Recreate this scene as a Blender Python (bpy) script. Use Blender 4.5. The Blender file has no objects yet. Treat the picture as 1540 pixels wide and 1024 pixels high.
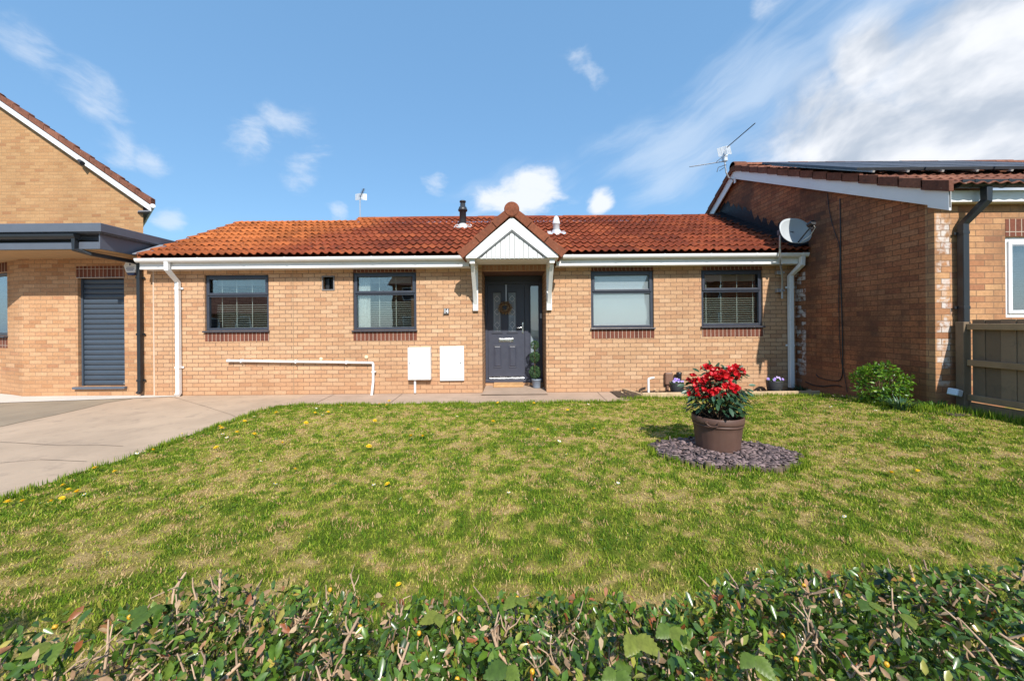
import bpy, math, random
import numpy as np
from mathutils import Vector, Matrix
random.seed(7); rng = np.random.default_rng(11)
SC = bpy.context.scene; COL = SC.collection
R = math.radians
# ---------------------------------------------------------------- survey helpers (photo measurements -> metres)
F, EYE, ROLL = 560.0, 1.34, 0.0085
CR, SR = math.cos(ROLL), math.sin(ROLL)
def ray(px, py):
    dx, dy = px-770.0, py-512.0
    return CR*dx-SR*dy, SR*dx+CR*dy+25.0
def P(px, py, Y):
    qx, qy = ray(px, py)
    return qx*Y/F, EYE-qy*Y/F
def G(px, py, z0=0.0):
    qx, qy = ray(px, py)
    Y = (EYE-z0)*F/qy
    return qx*Y/F, Y
def PX(px, py, Y): return P(px, py, Y)[0]
def PZ(px, py, Y): return P(px, py, Y)[1]
def ss(x, a, b):
    t = np.clip((np.asarray(x, float)-a)/(b-a), 0, 1); return t*t*(3-2*t)
# ---------------------------------------------------------------- noise (numpy)
_NG = rng.random((97, 97))
def vnoise(x, y, s):
    x = np.asarray(x, float)*s+31.7; y = np.asarray(y, float)*s+17.3
    xi = np.floor(x).astype(int); yi = np.floor(y).astype(int)
    fx = x-xi; fy = y-yi; fx = fx*fx*(3-2*fx); fy = fy*fy*(3-2*fy)
    g = lambda a, b: _NG[a % 97, b % 97]
    return (g(xi, yi)*(1-fx)+g(xi+1, yi)*fx)*(1-fy)+(g(xi, yi+1)*(1-fx)+g(xi+1, yi+1)*fx)*fy
def fbm(x, y, s, o=4):
    t = 0; a = .5; n = 0
    for k in range(o):
        t = t+a*vnoise(x, y, s*2**k); n += a; a *= .55
    return t/n
def gz(x, y):
    return .2*ss(x, 2.6, 5.2)*(1-ss(y, 5.3, 7.0))
# ---------------------------------------------------------------- objects
ORIG = {}
def tag(o, label=None, cat=None, group=None, kind=None):
    if label: o['label'] = label
    if cat: o['category'] = cat
    if group: o['group'] = group
    if kind: o['kind'] = kind
    return o
def thing(name, loc, label, cat, group=None):
    o = bpy.data.objects.new(name, None); COL.objects.link(o)
    o.location = loc; o.empty_display_size = .1
    ORIG[o.name] = Vector(loc)
    return tag(o, label, cat, group)
def place(o, parent=None, loc=None):
    COL.objects.link(o)
    if parent is not None:
        o.parent = parent; ORIG[o.name] = ORIG[parent.name].copy()
    else:
        ORIG[o.name] = Vector(loc or (0, 0, 0)); o.location = ORIG[o.name]
    return o
def copy_tree(o, parent=None):
    c = o.copy(); COL.objects.link(c)
    ORIG[c.name] = ORIG[o.name].copy()
    if parent is not None: c.parent = parent
    for ch in list(o.children): copy_tree(ch, c)
    return c
def nobj(name, V, Fs, mat, parent=None, tone=None, smooth=False, loc=None, mats=None, mi=None):
    """big meshes straight from arrays; Fs = (n,k) int array"""
    me = bpy.data.meshes.new(name)
    V = np.asarray(V, float); Fs = np.asarray(Fs, int)
    o = bpy.data.objects.new(name, me)
    place(o, parent, loc)
    V = V-np.array(ORIG[o.name])
    n, k = Fs.shape
    me.vertices.add(len(V)); me.vertices.foreach_set('co', V.astype(np.float32).ravel())
    me.loops.add(n*k); me.loops.foreach_set('vertex_index', Fs.astype(np.int32).ravel())
    me.polygons.add(n); me.polygons.foreach_set('loop_start', (np.arange(n)*k).astype(np.int32))
    me.polygons.foreach_set('loop_total', np.full(n, k, np.int32))
    if tone is not None:
        a = me.attributes.new('tone', 'FLOAT', 'FACE'); a.data.foreach_set('value', np.asarray(tone, np.float32))
    if smooth: me.polygons.foreach_set('use_smooth', np.ones(n, bool))
    me.update(calc_edges=True); me.validate()
    me.materials.append(mat)
    return o
class MB:
    def __init__(s): s.v = []; s.f = []; s.t = []; s.sm = []
    def add(s, V, Fs, tone=None, smooth=False):
        b = len(s.v); s.v += [tuple(map(float, p)) for p in V]
        for f in Fs:
            s.f.append([b+i for i in f]); s.t.append(random.random() if tone is None else tone); s.sm.append(smooth)
        return s
    def box(s, x0, x1, y0, y1, z0, z1, tone=None):
        V = [(x, y, z) for x in (x0, x1) for y in (y0, y1) for z in (z0, z1)]
        return s.add(V, [(0, 1, 3, 2), (4, 6, 7, 5), (0, 4, 5, 1), (2, 3, 7, 6), (0, 2, 6, 4), (1, 5, 7, 3)], random.random() if tone is None else tone)
    def rbox(s, c, size, M, tone=None):
        x, y, z = [d/2 for d in size]; c = Vector(c)
        V = [c+M @ Vector((i, j, k)) for i in (-x, x) for j in (-y, y) for k in (-z, z)]
        return s.add(V, [(0, 1, 3, 2), (4, 6, 7, 5), (0, 4, 5, 1), (2, 3, 7, 6), (0, 2, 6, 4), (1, 5, 7, 3)], random.random() if tone is None else tone)
    def prism(s, poly, d, tone=None):
        """poly: list of 3-D points (planar), extruded along vector d"""
        n = len(poly); a = [Vector(p) for p in poly]; b = [p+Vector(d) for p in a]
        return s.add(a+b, [list(range(n)), list(range(2*n-1, n-1, -1))]+[(i, n+i, n+(i+1) % n, (i+1) % n) for i in range(n)], random.random() if tone is None else tone)
    def tube(s, pts, r, n=10, tone=None, cap=True, smooth=True):
        pts = [Vector(p) for p in pts]; m = len(pts)
        rr = r if isinstance(r, (list, tuple)) else [r]*m
        rings = []; up = None
        for i, p in enumerate(pts):
            if i == 0: t = pts[1]-p
            elif i == m-1: t = p-pts[i-1]
            else: t = (pts[i+1]-p).normalized()+(p-pts[i-1]).normalized()
            t.normalize()
            if up is None:
                up = t.orthogonal().normalized()
            up = (up-t*up.dot(t)).normalized(); w = t.cross(up)
            rings.append([p+(up*math.cos(2*math.pi*k/n)+w*math.sin(2*math.pi*k/n))*rr[i] for k in range(n)])
        V = [q for g in rings for q in g]
        Fs = [(i*n+k, i*n+(k+1) % n, (i+1)*n+(k+1) % n, (i+1)*n+k) for i in range(m-1) for k in range(n)]
        s.add(V, Fs, tone, smooth)
        if cap: s.add(rings[0], [list(range(n))[::-1]], tone); s.add(rings[-1], [list(range(n))], tone)
        return s
    def lathe(s, c, prof, n=24, tone=None, M=None, smooth=True):
        """prof: (r, z) list from bottom to top, around local z at c"""
        M = M or Matrix.Identity(3); c = Vector(c)
        V = [c+M @ Vector((r*math.cos(2*math.pi*k/n), r*math.sin(2*math.pi*k/n), z)) for r, z in prof for k in range(n)]
        Fs = [(i*n+k, i*n+(k+1) % n, (i+1)*n+(k+1) % n, (i+1)*n+k) for i in range(len(prof)-1) for k in range(n)]
        return s.add(V, Fs, tone, smooth)
    def build(s, name, mat, parent=None, loc=None, bevel=0, label=None):
        me = bpy.data.meshes.new(name); o = bpy.data.objects.new(name, me); place(o, parent, loc)
        og = ORIG[o.name]
        me.from_pydata([tuple(Vector(p)-og) for p in s.v], [], s.f)
        a = me.attributes.new('tone', 'FLOAT', 'FACE'); a.data.foreach_set('value', np.array(s.t, np.float32))
        me.polygons.foreach_set('use_smooth', np.array(s.sm, bool))
        me.update(); me.materials.append(mat)
        if bevel:
            b = o.modifiers.new('edge', 'BEVEL'); b.width = bevel; b.segments = 2; b.limit_method = 'ANGLE'; b.angle_limit = R(40)
        if label: o['label'] = label
        return o
def wall_grid(fn, us, vs, holes, t, mb):
    """a wall of thickness t with openings; fn(u,v,d)->xyz; holes (u0,u1,v0,v1)"""
    U = sorted(set(us+[h[0] for h in holes]+[h[1] for h in holes])); V = sorted(set(vs+[h[2] for h in holes]+[h[3] for h in holes]))
    inh = lambda u, v: any(h[0] < u < h[1] and h[2] < v < h[3] for h in holes)
    for a, b in zip(U, U[1:]):
        for c, d in zip(V, V[1:]):
            if inh((a+b)/2, (c+d)/2): continue
            mb.add([fn(a, c, 0), fn(b, c, 0), fn(b, d, 0), fn(a, d, 0)], [(0, 1, 2, 3)])
            mb.add([fn(a, c, t), fn(b, c, t), fn(b, d, t), fn(a, d, t)], [(3, 2, 1, 0)])
    def strip(p, q): mb.add([fn(*p, 0), fn(*q, 0), fn(*q, t), fn(*p, t)], [(0, 1, 2, 3)])
    for u0, u1, v0, v1 in holes+[(U[0], U[-1], V[0], V[-1])]:
        strip((u0, v0), (u0, v1)); strip((u1, v1), (u1, v0)); strip((u1, v0), (u0, v0)); strip((u0, v1), (u1, v1))
    return mb
# scatter of small leaves -------------------------------------------------------
def frames(N, X, Z):
    X = X/np.linalg.norm(X, axis=1, keepdims=True)
    Y = np.cross(Z, X); Y /= np.linalg.norm(Y, axis=1, keepdims=True)+1e-9
    Z = np.cross(X, Y)
    return np.stack([X, Y, Z], 2)
def scatter(tv, tf, pos, X, Z, scale):
    """tv (m,3) template, tf (k,3|4); returns V, F"""
    N = len(pos); tv = np.asarray(tv, float); tf = np.asarray(tf, int)
    M = frames(N, np.asarray(X, float), np.asarray(Z, float))
    sc = np.asarray(scale, float)
    if sc.ndim == 1: sc = np.repeat(sc[:, None], 3, 1)
    V = np.einsum('nij,nmj->nmi', M, tv[None]*sc[:, None, :])+np.asarray(pos)[:, None, :]
    Fs = tf[None]+(np.arange(N)*len(tv))[:, None, None]
    return V.reshape(-1, 3), Fs.reshape(-1, tf.shape[1])
def rdir(N, up=0.0, spread=1.0):
    v = rng.normal(size=(N, 3))*spread; v[:, 2] += up
    return v/np.linalg.norm(v, axis=1, keepdims=True)
LEAF_V = [(0, 0, 0), (.3, -.17, .05), (.3, .17, .05), (.38, 0, 0), (.68, -.2, .03), (.68, .2, .03), (.7, 0, -.03), (1, 0, -.08)]
LEAF_F = [(0, 1, 3), (0, 3, 2), (1, 4, 6), (1, 6, 3), (3, 6, 5), (3, 5, 2), (4, 7, 6), (6, 7, 5)]
# tiled roofs -------------------------------------------------------
def tile_roof(u0, u1, eave, ridge, pitch=.148, gauge=.3, amp=.031, lift=.042, axis='x', sub=8, warm=None, us=None):
    """rows of interlocking wave-profile tiles; eave/ridge = (y,z) (axis x). Returns V,F(quads),tone"""
    ey, ez = eave; ry, rz = ridge
    L = math.hypot(ry-ey, rz-ez); sy, sz = (ry-ey)/L, (rz-ez)/L; ny, nz = -sz, sy
    if nz < 0: ny, nz = -ny, -nz
    nc = max(1, round(L/gauge)); g = L/nc
    n = int(round((u1-u0)/pitch*sub)); u = np.linspace(u0, u1, n+1)
    ph = (u/pitch) % 1.0
    w = np.where(ph < .55, np.sin(ph/.55*np.pi)**1.0, -.28*np.sin((ph-.55)/.45*np.pi))*amp
    tw = pitch*2
    V = []; Fs = []; T = []
    for i in range(nc):
        tid = np.floor(u/tw).astype(int)
        jit = (np.abs(np.sin(tid*12.9898+i*78.233)*43758.5453) % 1.0)
        s0 = i*g-.012+.008*(jit-.5); s1 = min((i+1)*g+.05, L)
        rows = []
        for s, h in ((s0+.006, lift-.017), (s0, lift-.006), (s0+.010, lift), (s1, .004)):
            hh = h+w+(jit-.5)*.007
            S = s if isinstance(s, np.ndarray) else np.full(n+1, s)
            rows.append(np.stack([u, ey+sy*S+ny*hh, ez+sz*S+nz*hh], 1))
        b = len(V)*0+sum(len(q) for q in V)
        V += rows
        for k in range(3):
            a = b+k*(n+1)+np.arange(n)
            Fs.append(np.stack([a, a+1, a+n+2, a+n+1], 1))
            m = (u[:-1]+u[1:])/2; ti = np.floor(m/tw).astype(int)
            T.append(np.abs(np.sin(ti*91.7+i*37.13)*9341.77) % 1.0)
    return np.concatenate(V), np.concatenate(Fs), np.concatenate(T)
SKYS = .12
SKT = (1.15, 1.35, 1.35)
SKYBLUE = (.165, .355, .64, 1)
# ================================================================ materials
class NT:
    def __init__(s, nt): s.nt = nt; s.n = nt.nodes; s.l = nt.links
    def node(s, t, **kw):
        n = s.n.new(t)
        for k, v in kw.items():
            setattr(n, k, v)
        return n
    def set(s, n, i, v):
        if isinstance(v, bpy.types.NodeSocket): s.l.new(v, n.inputs[i])
        elif v is not None:
            x = n.inputs[i]
            if hasattr(x, 'default_value'):
                if x.type == 'RGBA' and len(v) == 3: v = (*v, 1)
                x.default_value = v
    def math(s, op, a, b=None, c=None, clamp=False):
        n = s.node('ShaderNodeMath', operation=op, use_clamp=clamp)
        s.set(n, 0, a); s.set(n, 1, b)
        if c is not None: s.set(n, 2, c)
        return n.outputs[0]
    def vmath(s, op, a, b=None, sc=None):
        n = s.node('ShaderNodeVectorMath', operation=op); s.set(n, 0, a)
        if b is not None: s.set(n, 1, b)
        if sc is not None: s.set(n, 3, sc)
        return n.outputs['Value'] if op in ('LENGTH', 'DOT_PRODUCT', 'DISTANCE') else n.outputs[0]
    def mix(s, f, a, b, mode='MIX'):
        n = s.node('ShaderNodeMix', data_type='RGBA', blend_type=mode)
        s.set(n, 0, f); s.set(n, 6, a); s.set(n, 7, b); return n.outputs[2]
    def ramp(s, f, stops, interp='LINEAR'):
        n = s.node('ShaderNodeValToRGB'); n.color_ramp.interpolation = interp
        e = n.color_ramp.elements
        while len(e) < len(stops): e.new(.5)
        for q, (p, c) in zip(e, stops):
            q.position = p; q.color = (*c, 1) if len(c) == 3 else c
        s.set(n, 0, f); return n.outputs[0]
    def noise(s, vec, scale, detail=3, rough=.55, dist=0):
        n = s.node('ShaderNodeTexNoise'); s.set(n, 'Vector', vec); s.set(n, 'Scale', scale); s.set(n, 'Detail', detail); s.set(n, 'Roughness', rough); s.set(n, 'Distortion', dist)
        return n.outputs['Fac']
    def mr(s, v, a, b, c=0, d=1, sm=True):
        n = s.node('ShaderNodeMapRange', interpolation_type='SMOOTHSTEP' if sm else 'LINEAR')
        s.set(n, 0, v); s.set(n, 1, a); s.set(n, 2, b); s.set(n, 3, c); s.set(n, 4, d); return n.outputs[0]
    def comb(s, x, y, z):
        n = s.node('ShaderNodeCombineXYZ'); s.set(n, 0, x); s.set(n, 1, y); s.set(n, 2, z); return n.outputs[0]
    def sep(s, v):
        n = s.node('ShaderNodeSeparateXYZ'); s.set(n, 0, v); return n.outputs
    def pos(s): return s.node('ShaderNodeNewGeometry').outputs['Position']
    def obj(s): return s.node('ShaderNodeTexCoord').outputs['Object']
    def attr(s, name): return s.node('ShaderNodeAttribute', attribute_name=name).outputs['Fac']
    def bump(s, h, strength=.3, dist=.01):
        n = s.node('ShaderNodeBump'); s.set(n, 'Height', h); s.set(n, 'Strength', strength); s.set(n, 'Distance', dist); return n.outputs[0]
def newmat(name):
    m = bpy.data.materials.new(name); m.use_nodes = True
    t = NT(m.node_tree); b = m.node_tree.nodes['Principled BSDF']
    return m, t, b
def L(r, g, b):
    f = lambda c: ((c/255+.055)/1.055)**2.4 if c > 10 else c/255/12.92
    return (f(r), f(g), f(b))
def M(name, col, rough=.55, var=.12, scale=6, bump=0, bscale=60, metal=0, spec=.5, tone=0, dirt=None):
    """plain material with mottling, grain and optional per-piece tone"""
    m, t, b = newmat(name); p = t.obj()
    n = t.noise(p, scale, 5)
    c = t.mix(1.0, (*col, 1), t.ramp(n, [(.25, (1-var,)*3), (.75, (1+var,)*3)]), 'MULTIPLY')
    if tone:
        c = t.mix(1.0, c, t.ramp(t.attr('tone'), [(0, (1-tone,)*3), (1, (1+tone,)*3)]), 'MULTIPLY')
    if dirt:
        q = t.mr(t.noise(p, dirt[1], 6, .7), .5, .72); c = t.mix(t.math('MULTIPLY', q, dirt[2]), c, (*dirt[0], 1))
    t.set(b, 'Base Color', c); t.set(b, 'Roughness', t.mr(t.noise(p, scale*3, 3), .2, .8, max(0, rough-.08), min(1, rough+.08)))
    b.inputs['Metallic'].default_value = metal; b.inputs['Specular IOR Level'].default_value = spec
    if bump: t.set(b, 'Normal', t.bump(t.noise(p, bscale, 4), bump, .005))
    return m
BW, BH = .228, .0785
def brickmat(name, cols, mortar, stain=None, eff=None, var=.15, bumps=.5, rot=False, base=None, low=None):
    m, t, b = newmat(name); p = t.pos(); x, y, z = t.sep(p)
    u = t.math('ADD', x, y); v = z
    bw = BW; bh = BH
    if rot: u, v = t.math('ADD', z, .013), t.math('ADD', x, y); bw = .5
    row = t.math('FLOOR', t.math('DIVIDE', v, bh))
    par = t.math('MODULO', t.math('ABSOLUTE', row), 2.0)
    off = t.math('MULTIPLY', t.math('SUBTRACT', 1.0, par), 0 if rot else bw*.5)
    col = t.math('FLOOR', t.math('DIVIDE', t.math('ADD', u, off), bw))
    wn = t.node('ShaderNodeTexWhiteNoise', noise_dimensions='2D'); t.set(wn, 'Vector', t.comb(col, row, 0)); rnd = wn.outputs['Value']; rc = t.sep(wn.outputs['Color'])
    bk = t.node('ShaderNodeTexBrick', offset=0.0 if rot else .5, offset_frequency=2, squash=1.0)
    wob = t.vmath('ADD', t.comb(u, v, 0), t.vmath('SCALE', t.vmath('SUBTRACT', t.node('ShaderNodeTexNoise').outputs['Color'], (.5, .5, .5)), sc=0.0))
    nn = t.node('ShaderNodeTexNoise'); t.set(nn, 'Vector', p); t.set(nn, 'Scale', 18.0); t.set(nn, 'Detail', 3.0)
    wob = t.vmath('ADD', t.comb(u, v, 0), t.vmath('SCALE', t.vmath('SUBTRACT', nn.outputs['Color'], (.5, .5, .5)), sc=.008))
    t.set(bk, 'Vector', wob); t.set(bk, 'Scale', 1.0); t.set(bk, 'Mortar Size', .0058); t.set(bk, 'Mortar Smooth', .25); t.set(bk, 'Brick Width', bw); t.set(bk, 'Row Height', bh); t.set(bk, 'Bias', 0.0)
    mort = bk.outputs['Fac']
    k = len(cols)
    c = t.ramp(rnd, [(i/(k-1), q) for i, q in enumerate(cols)])
    c = t.mix(1.0, c, t.ramp(t.noise(p, 34, 4, .65), [(.3, (1-var,)*3), (.7, (1+var,)*3)]), 'MULTIPLY')
    c = t.mix(1.0, c, t.ramp(t.noise(p, 1.1, 4, .6), [(.3, (.87, .86, .84)), (.7, (1.08, 1.08, 1.08))]), 'MULTIPLY')
    if stain:
        q = t.mr(t.noise(t.vmath('MULTIPLY', p, (1, 1, .55)), stain[1], 6, .68), stain[2], stain[2]+.22)
        q = t.math('MULTIPLY', q, t.mr(rc[1], 0, 1, .55, 1, False))
        c = t.mix(t.math('MULTIPLY', q, stain[3]), c, (*stain[0], 1))
    mc = t.mix(t.noise(p, 5, 3), (*mortar, 1), tuple(x*.72 for x in mortar)+(1,))
    c = t.mix(mort, c, mc)
    if low:      # damp, reddish band above the ground with an uneven upper edge
        q = t.math('SUBTRACT', t.math('ADD', z, 0), t.math('MULTIPLY', t.noise(p, 1.6, 4, .6), low[0]))
        c = t.mix(t.math('MULTIPLY', t.mr(q, -.05, low[0]*.4, 1, 0), low[2]), c, (*low[1], 1))
    if eff:      # salt bloom near a corner: (x0,x1,y0,y1)
        q = None
        for (x0, x1, y0, y1, z0, z1) in eff:
            w = t.math('MULTIPLY', t.mr(x, x0-.02, x0+.02), t.mr(x, x1-.03, x1+.03, 1, 0))
            w = t.math('MULTIPLY', w, t.math('MULTIPLY', t.mr(y, y0-.02, y0+.02), t.mr(y, y1-.03, y1+.03, 1, 0)))
            w = t.math('MULTIPLY', w, t.math('MULTIPLY', t.mr(z, z0-.2, z0+.2), t.mr(z, z1-.1, z1+.1, 1, 0)))
            q = w if q is None else t.math('MAXIMUM', q, w)
        e = t.math('MULTIPLY', q, t.math('MULTIPLY', t.mr(rc[0], .35, .6), t.mr(t.noise(p, 11, 4), .36, .6)))
        c = t.mix(t.math('MULTIPLY', t.math('MULTIPLY', e, .72), t.math('SUBTRACT', 1.0, mort)), c, (.66, .64, .62, 1))
    t.set(b, 'Base Color', c); t.set(b, 'Roughness', .88); b.inputs['Specular IOR Level'].default_value = .25
    h = t.math('ADD', t.math('MULTIPLY', t.math('SUBTRACT', 1.0, mort), 1.0), t.math('MULTIPLY', t.noise(p, 90, 4, .7), .55))
    h = t.math('ADD', h, t.math('MULTIPLY', rc[2], .35))
    t.set(b, 'Normal', t.bump(h, bumps, .006))
    return m
def tilemat(name, cols, dark, orange=None, moss=.5, lichen=.3):
    m, t, b = newmat(name); p = t.pos(); x, y, z = t.sep(p)
    k = len(cols); c = t.ramp(t.attr('tone'), [(i/(k-1), q) for i, q in enumerate(cols)])
    if orange:
        q = t.math('ADD', t.math('SUBTRACT', x, t.math('MULTIPLY', t.math('SUBTRACT', z, 2.65), orange[3])), t.math('MULTIPLY', t.noise(p, 1.3, 3), orange[4]))
        q = t.mr(q, orange[0], orange[1], 1, 0)
        q = t.math('MULTIPLY', q, t.mr(t.math('ADD', z, t.math('MULTIPLY', t.noise(p, 2.3, 3), .8)), 3.05, 3.85, .45, 1))
        oc = t.ramp(t.attr('tone'), [(0, tuple(v*.75 for v in orange[2])), (1, tuple(v*1.2 for v in orange[2]))])
        c = t.mix(t.math('MULTIPLY', q, .92), c, oc)
    c = t.mix(1.0, c, t.ramp(t.noise(p, 26, 5, .7), [(.25, (.7,)*3), (.75, (1.25,)*3)]), 'MULTIPLY')
    c = t.mix(1.0, c, t.ramp(t.noise(p, .9, 4, .6), [(.3, (.72, .7, .7)), (.7, (1.12, 1.12, 1.1))]), 'MULTIPLY')
    q = t.math('MULTIPLY', t.mr(t.noise(p, 7, 6, .75), .5, .68), moss)
    c = t.mix(q, c, (*dark, 1))
    q = t.math('MULTIPLY', t.mr(t.noise(p, 22, 3, .6), .66, .74), lichen)
    c = t.mix(q, c, (.5, .42, .3, 1))
    t.set(b, 'Base Color', c); t.set(b, 'Roughness', .9); b.inputs['Specular IOR Level'].default_value = .2
    t.set(b, 'Normal', t.bump(t.noise(p, 110, 4, .7), .45, .004))
    return m
def leafmat(name, cols, rough=.4, trans=.25, spec=.5):
    m, t, b = newmat(name)
    k = len(cols); c = t.ramp(t.attr('tone'), [(i/(k-1), q) for i, q in enumerate(cols)])
    c = t.mix(1.0, c, t.ramp(t.noise(t.obj(), 120, 2), [(.3, (.8,)*3), (.7, (1.2,)*3)]), 'MULTIPLY')
    t.set(b, 'Base Color', c); b.inputs['Roughness'].default_value = rough; b.inputs['Specular IOR Level'].default_value = spec
    if trans:
        tr = t.node('ShaderNodeBsdfTranslucent'); t.set(tr, 'Color', t.mix(1.0, c, (1.5, 1.5, .8, 1), 'MULTIPLY'))
        mx = t.node('ShaderNodeMixShader'); t.set(mx, 0, trans); t.l.new(b.outputs[0], mx.inputs[1]); t.l.new(tr.outputs[0], mx.inputs[2])
        t.l.new(mx.outputs[0], t.n['Material Output'].inputs[0])
    return m
def glassmat(name, tint=(1, 1, 1), refl=.16, frost=0, frostcol=(.6, .65, .68)):
    m, t, b = newmat(name); t.n.remove(b)
    tr = t.node('ShaderNodeBsdfTransparent'); t.set(tr, 'Color', tint)
    gl = t.node('ShaderNodeBsdfGlossy'); gl.inputs['Roughness'].default_value = .01
    wv = t.bump(t.noise(t.pos(), 1.7, 2), .08, .02); t.set(gl, 'Normal', wv)
    lw = t.node('ShaderNodeLayerWeight'); lw.inputs[0].default_value = .35
    f = t.math('ADD', refl, t.math('MULTIPLY', lw.outputs['Fresnel'], .35), clamp=True)
    a = tr.outputs[0]
    if frost:
        df = t.node('ShaderNodeBsdfDiffuse'); t.set(df, 'Color', frostcol)
        m2 = t.node('ShaderNodeMixShader'); m2.inputs[0].default_value = frost; t.l.new(a, m2.inputs[1]); t.l.new(df.outputs[0], m2.inputs[2]); a = m2.outputs[0]
    mx = t.node('ShaderNodeMixShader'); t.set(mx, 0, f); t.l.new(a, mx.inputs[1]); t.l.new(gl.outputs[0], mx.inputs[2])
    t.l.new(mx.outputs[0], t.n['Material Output'].inputs[0])
    return m
BR = brickmat('buff_brick', [(.45, .243, .135), (.525, .31, .178), (.555, .345, .205), (.50, .285, .158), (.575, .37, .228), (.465, .253, .142)], (.21, .135, .09), stain=((.34, .19, .10), 1.3, .52, .35), low=(.45, (.40, .21, .11), .3))
BRL = brickmat('garage_brick', [(.42, .21, .105), (.53, .30, .16), (.56, .34, .195), (.46, .24, .12), (.55, .32, .175), (.40, .19, .10)], (.36, .23, .14), stain=((.34, .17, .08), 1.3, .5, .4), low=(.5, (.42, .22, .11), .4))
BRG = brickmat('gable_brick', [(.38, .20, .092), (.445, .25, .118), (.465, .275, .135), (.41, .22, .10), (.45, .26, .125), (.35, .17, .08)], (.40, .25, .13), stain=((.36, .19, .08), 1.0, .52, .4))
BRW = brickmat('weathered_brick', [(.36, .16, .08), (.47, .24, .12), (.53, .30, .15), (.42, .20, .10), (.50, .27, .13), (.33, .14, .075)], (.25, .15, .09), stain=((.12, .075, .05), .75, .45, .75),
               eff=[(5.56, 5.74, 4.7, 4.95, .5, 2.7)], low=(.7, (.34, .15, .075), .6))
BRS = brickmat('shaded_stained_brick', [(.28, .10, .046), (.37, .15, .068), (.37, .165, .082), (.32, .122, .058), (.40, .155, .068), (.25, .09, .046)], (.16, .075, .04), stain=((.06, .037, .028), 1.1, .40, .82), var=.32, eff=[(5.4, 5.6, 7.02, 7.3, .3, 2.4)], low=(.7, (.24, .11, .06), .6))  # gable's shade put into the colour: darker than front brick, plus real stains
SOLD = brickmat('soldier_brick', [(.15, .05, .032), (.19, .065, .04), (.13, .045, .03), (.21, .075, .045)], (.50, .40, .32), rot=True, var=.2)
SOLDB = brickmat('buff_soldier_brick', [(.30, .15, .09), (.36, .19, .11), (.28, .13, .08)], (.42, .30, .2), rot=True, var=.2)
TILE = tilemat('clay_tile', [(.165, .037, .018), (.23, .050, .022), (.285, .068, .028), (.195, .043, .020), (.33, .083, .032)], (.06, .025, .016), orange=(-5.0, -3.3, (.50, .15, .042), 1.0, 1.4), moss=.75, lichen=.35)
TILEW = tilemat('brown_tile', [(.16, .065, .045), (.21, .085, .055), (.26, .11, .07), (.19, .075, .05)], (.05, .03, .025), moss=.5, lichen=.45)
TILEP = tilemat('porch_tile', [(.20, .07, .04), (.25, .085, .046), (.23, .078, .042)], (.10, .04, .028), moss=.45, lichen=.3)
WHITE = M('white_upvc', (.78, .78, .78), .38, .04, 3, dirt=((.50, .47, .41), 6, .22))
WHITEP = M('white_paint', (.78, .78, .77), .5, .04, 4, dirt=((.5, .47, .42), 9, .25))
GREYM = M('anthracite_frame', (.042, .048, .066), .38, .08, 5, spec=.5)
DOORM = M('anthracite_door', (.050, .055, .080), .42, .06, 4, bump=.12, bscale=140)
BLACKP = M('black_plastic', (.018, .020, .024), .4, .1, 8)
GREYFL = M('grey_trim', (.10, .115, .145), .42, .07, 4)
SHUT = M('shutter_slats', (.052, .070, .095), .42, .06, 5, tone=.04)
LEAD = M('lead_flashing', (.30, .32, .36), .45, .25, 14, bump=.3, metal=.3)
BITU = M('bitumen_paint', (.008, .008, .011), .5, .3, 18, bump=.6, bscale=50, dirt=((.04, .04, .05), 26, .5), spec=.3)
SLAT = M('blind_slat', (.78, .75, .66), .5, .04)
SLATC = M('closed_blind_slat', (.80, .82, .83), .5, .03)
NET = M('net_curtain', (.70, .68, .64), .9, .25, 30)
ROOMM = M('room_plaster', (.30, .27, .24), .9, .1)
CHROME = M('brushed_steel', (.75, .76, .78), .22, .05, metal=1)
SILVER = M('grey_steel', (.45, .48, .52), .35, .1, metal=.7)
CONC = M('driveway_concrete', (.44, .325, .23), .92, .16, 1.3, bump=.5, bscale=120, dirt=((.24, .18, .135), 4, .5))
CONCP = M('path_concrete', (.41, .30, .225), .92, .12, 2.5, bump=.35, bscale=150, dirt=((.27, .20, .15), 3, .45))
CONCD = M('old_concrete', (.30, .235, .165), .92, .14, 1.7, bump=.4, bscale=150, dirt=((.16, .125, .09), 3, .4))
CONCL = M('pale_concrete', (.60, .555, .50), .9, .08, 2, bump=.3, bscale=150, dirt=((.4, .33, .26), 4, .35))
SOIL = M('garden_soil', (.055, .036, .024), .95, .4, 9, bump=1, bscale=40)
TIMB = M('edging_timber', (.50, .36, .22), .85, .2, 5, bump=.3, dirt=((.2, .13, .08), 7, .5))
DARKT = M('old_log', (.12, .085, .06), .9, .3, 12, bump=.6, tone=.3)
FENCE = M('fence_timber', (.215, .15, .092), .85, .22, 2.5, bump=.3, bscale=60, tone=.25, dirt=((.10, .075, .055), 5, .55))
RAILM = M('rail_timber', (.32, .21, .115), .85, .2, 4, bump=.3, tone=.1, dirt=((.15, .1, .07), 6, .4))
POTB = M('brown_plastic', (.105, .057, .044), .5, .14, 7, bump=.08, spec=.4)
POTG = M('grey_pot', (.036, .038, .043), .6, .2, 12, bump=.1)
POTBL = M('blue_grey_pot', (.22, .27, .34), .5, .1)
SLATE = M('slate_chip', (.155, .108, .105), .7, .4, 14, bump=.4, tone=.65)
TWIG = M('cut_twig', (.40, .27, .175), .85, .25, 30, tone=.35)
STEM = M('brown_stem', (.12, .07, .04), .85, .3, 20)
DISHM = M('dish_grey', (.40, .43, .45), .5, .05, 4)
DOORGL = glassmat('leaded_glass', (.5, .57, .63), .15, .65, (.42, .50, .57))
GLASS = glassmat('window_glass', (.9, .95, .95), .15)
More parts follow.
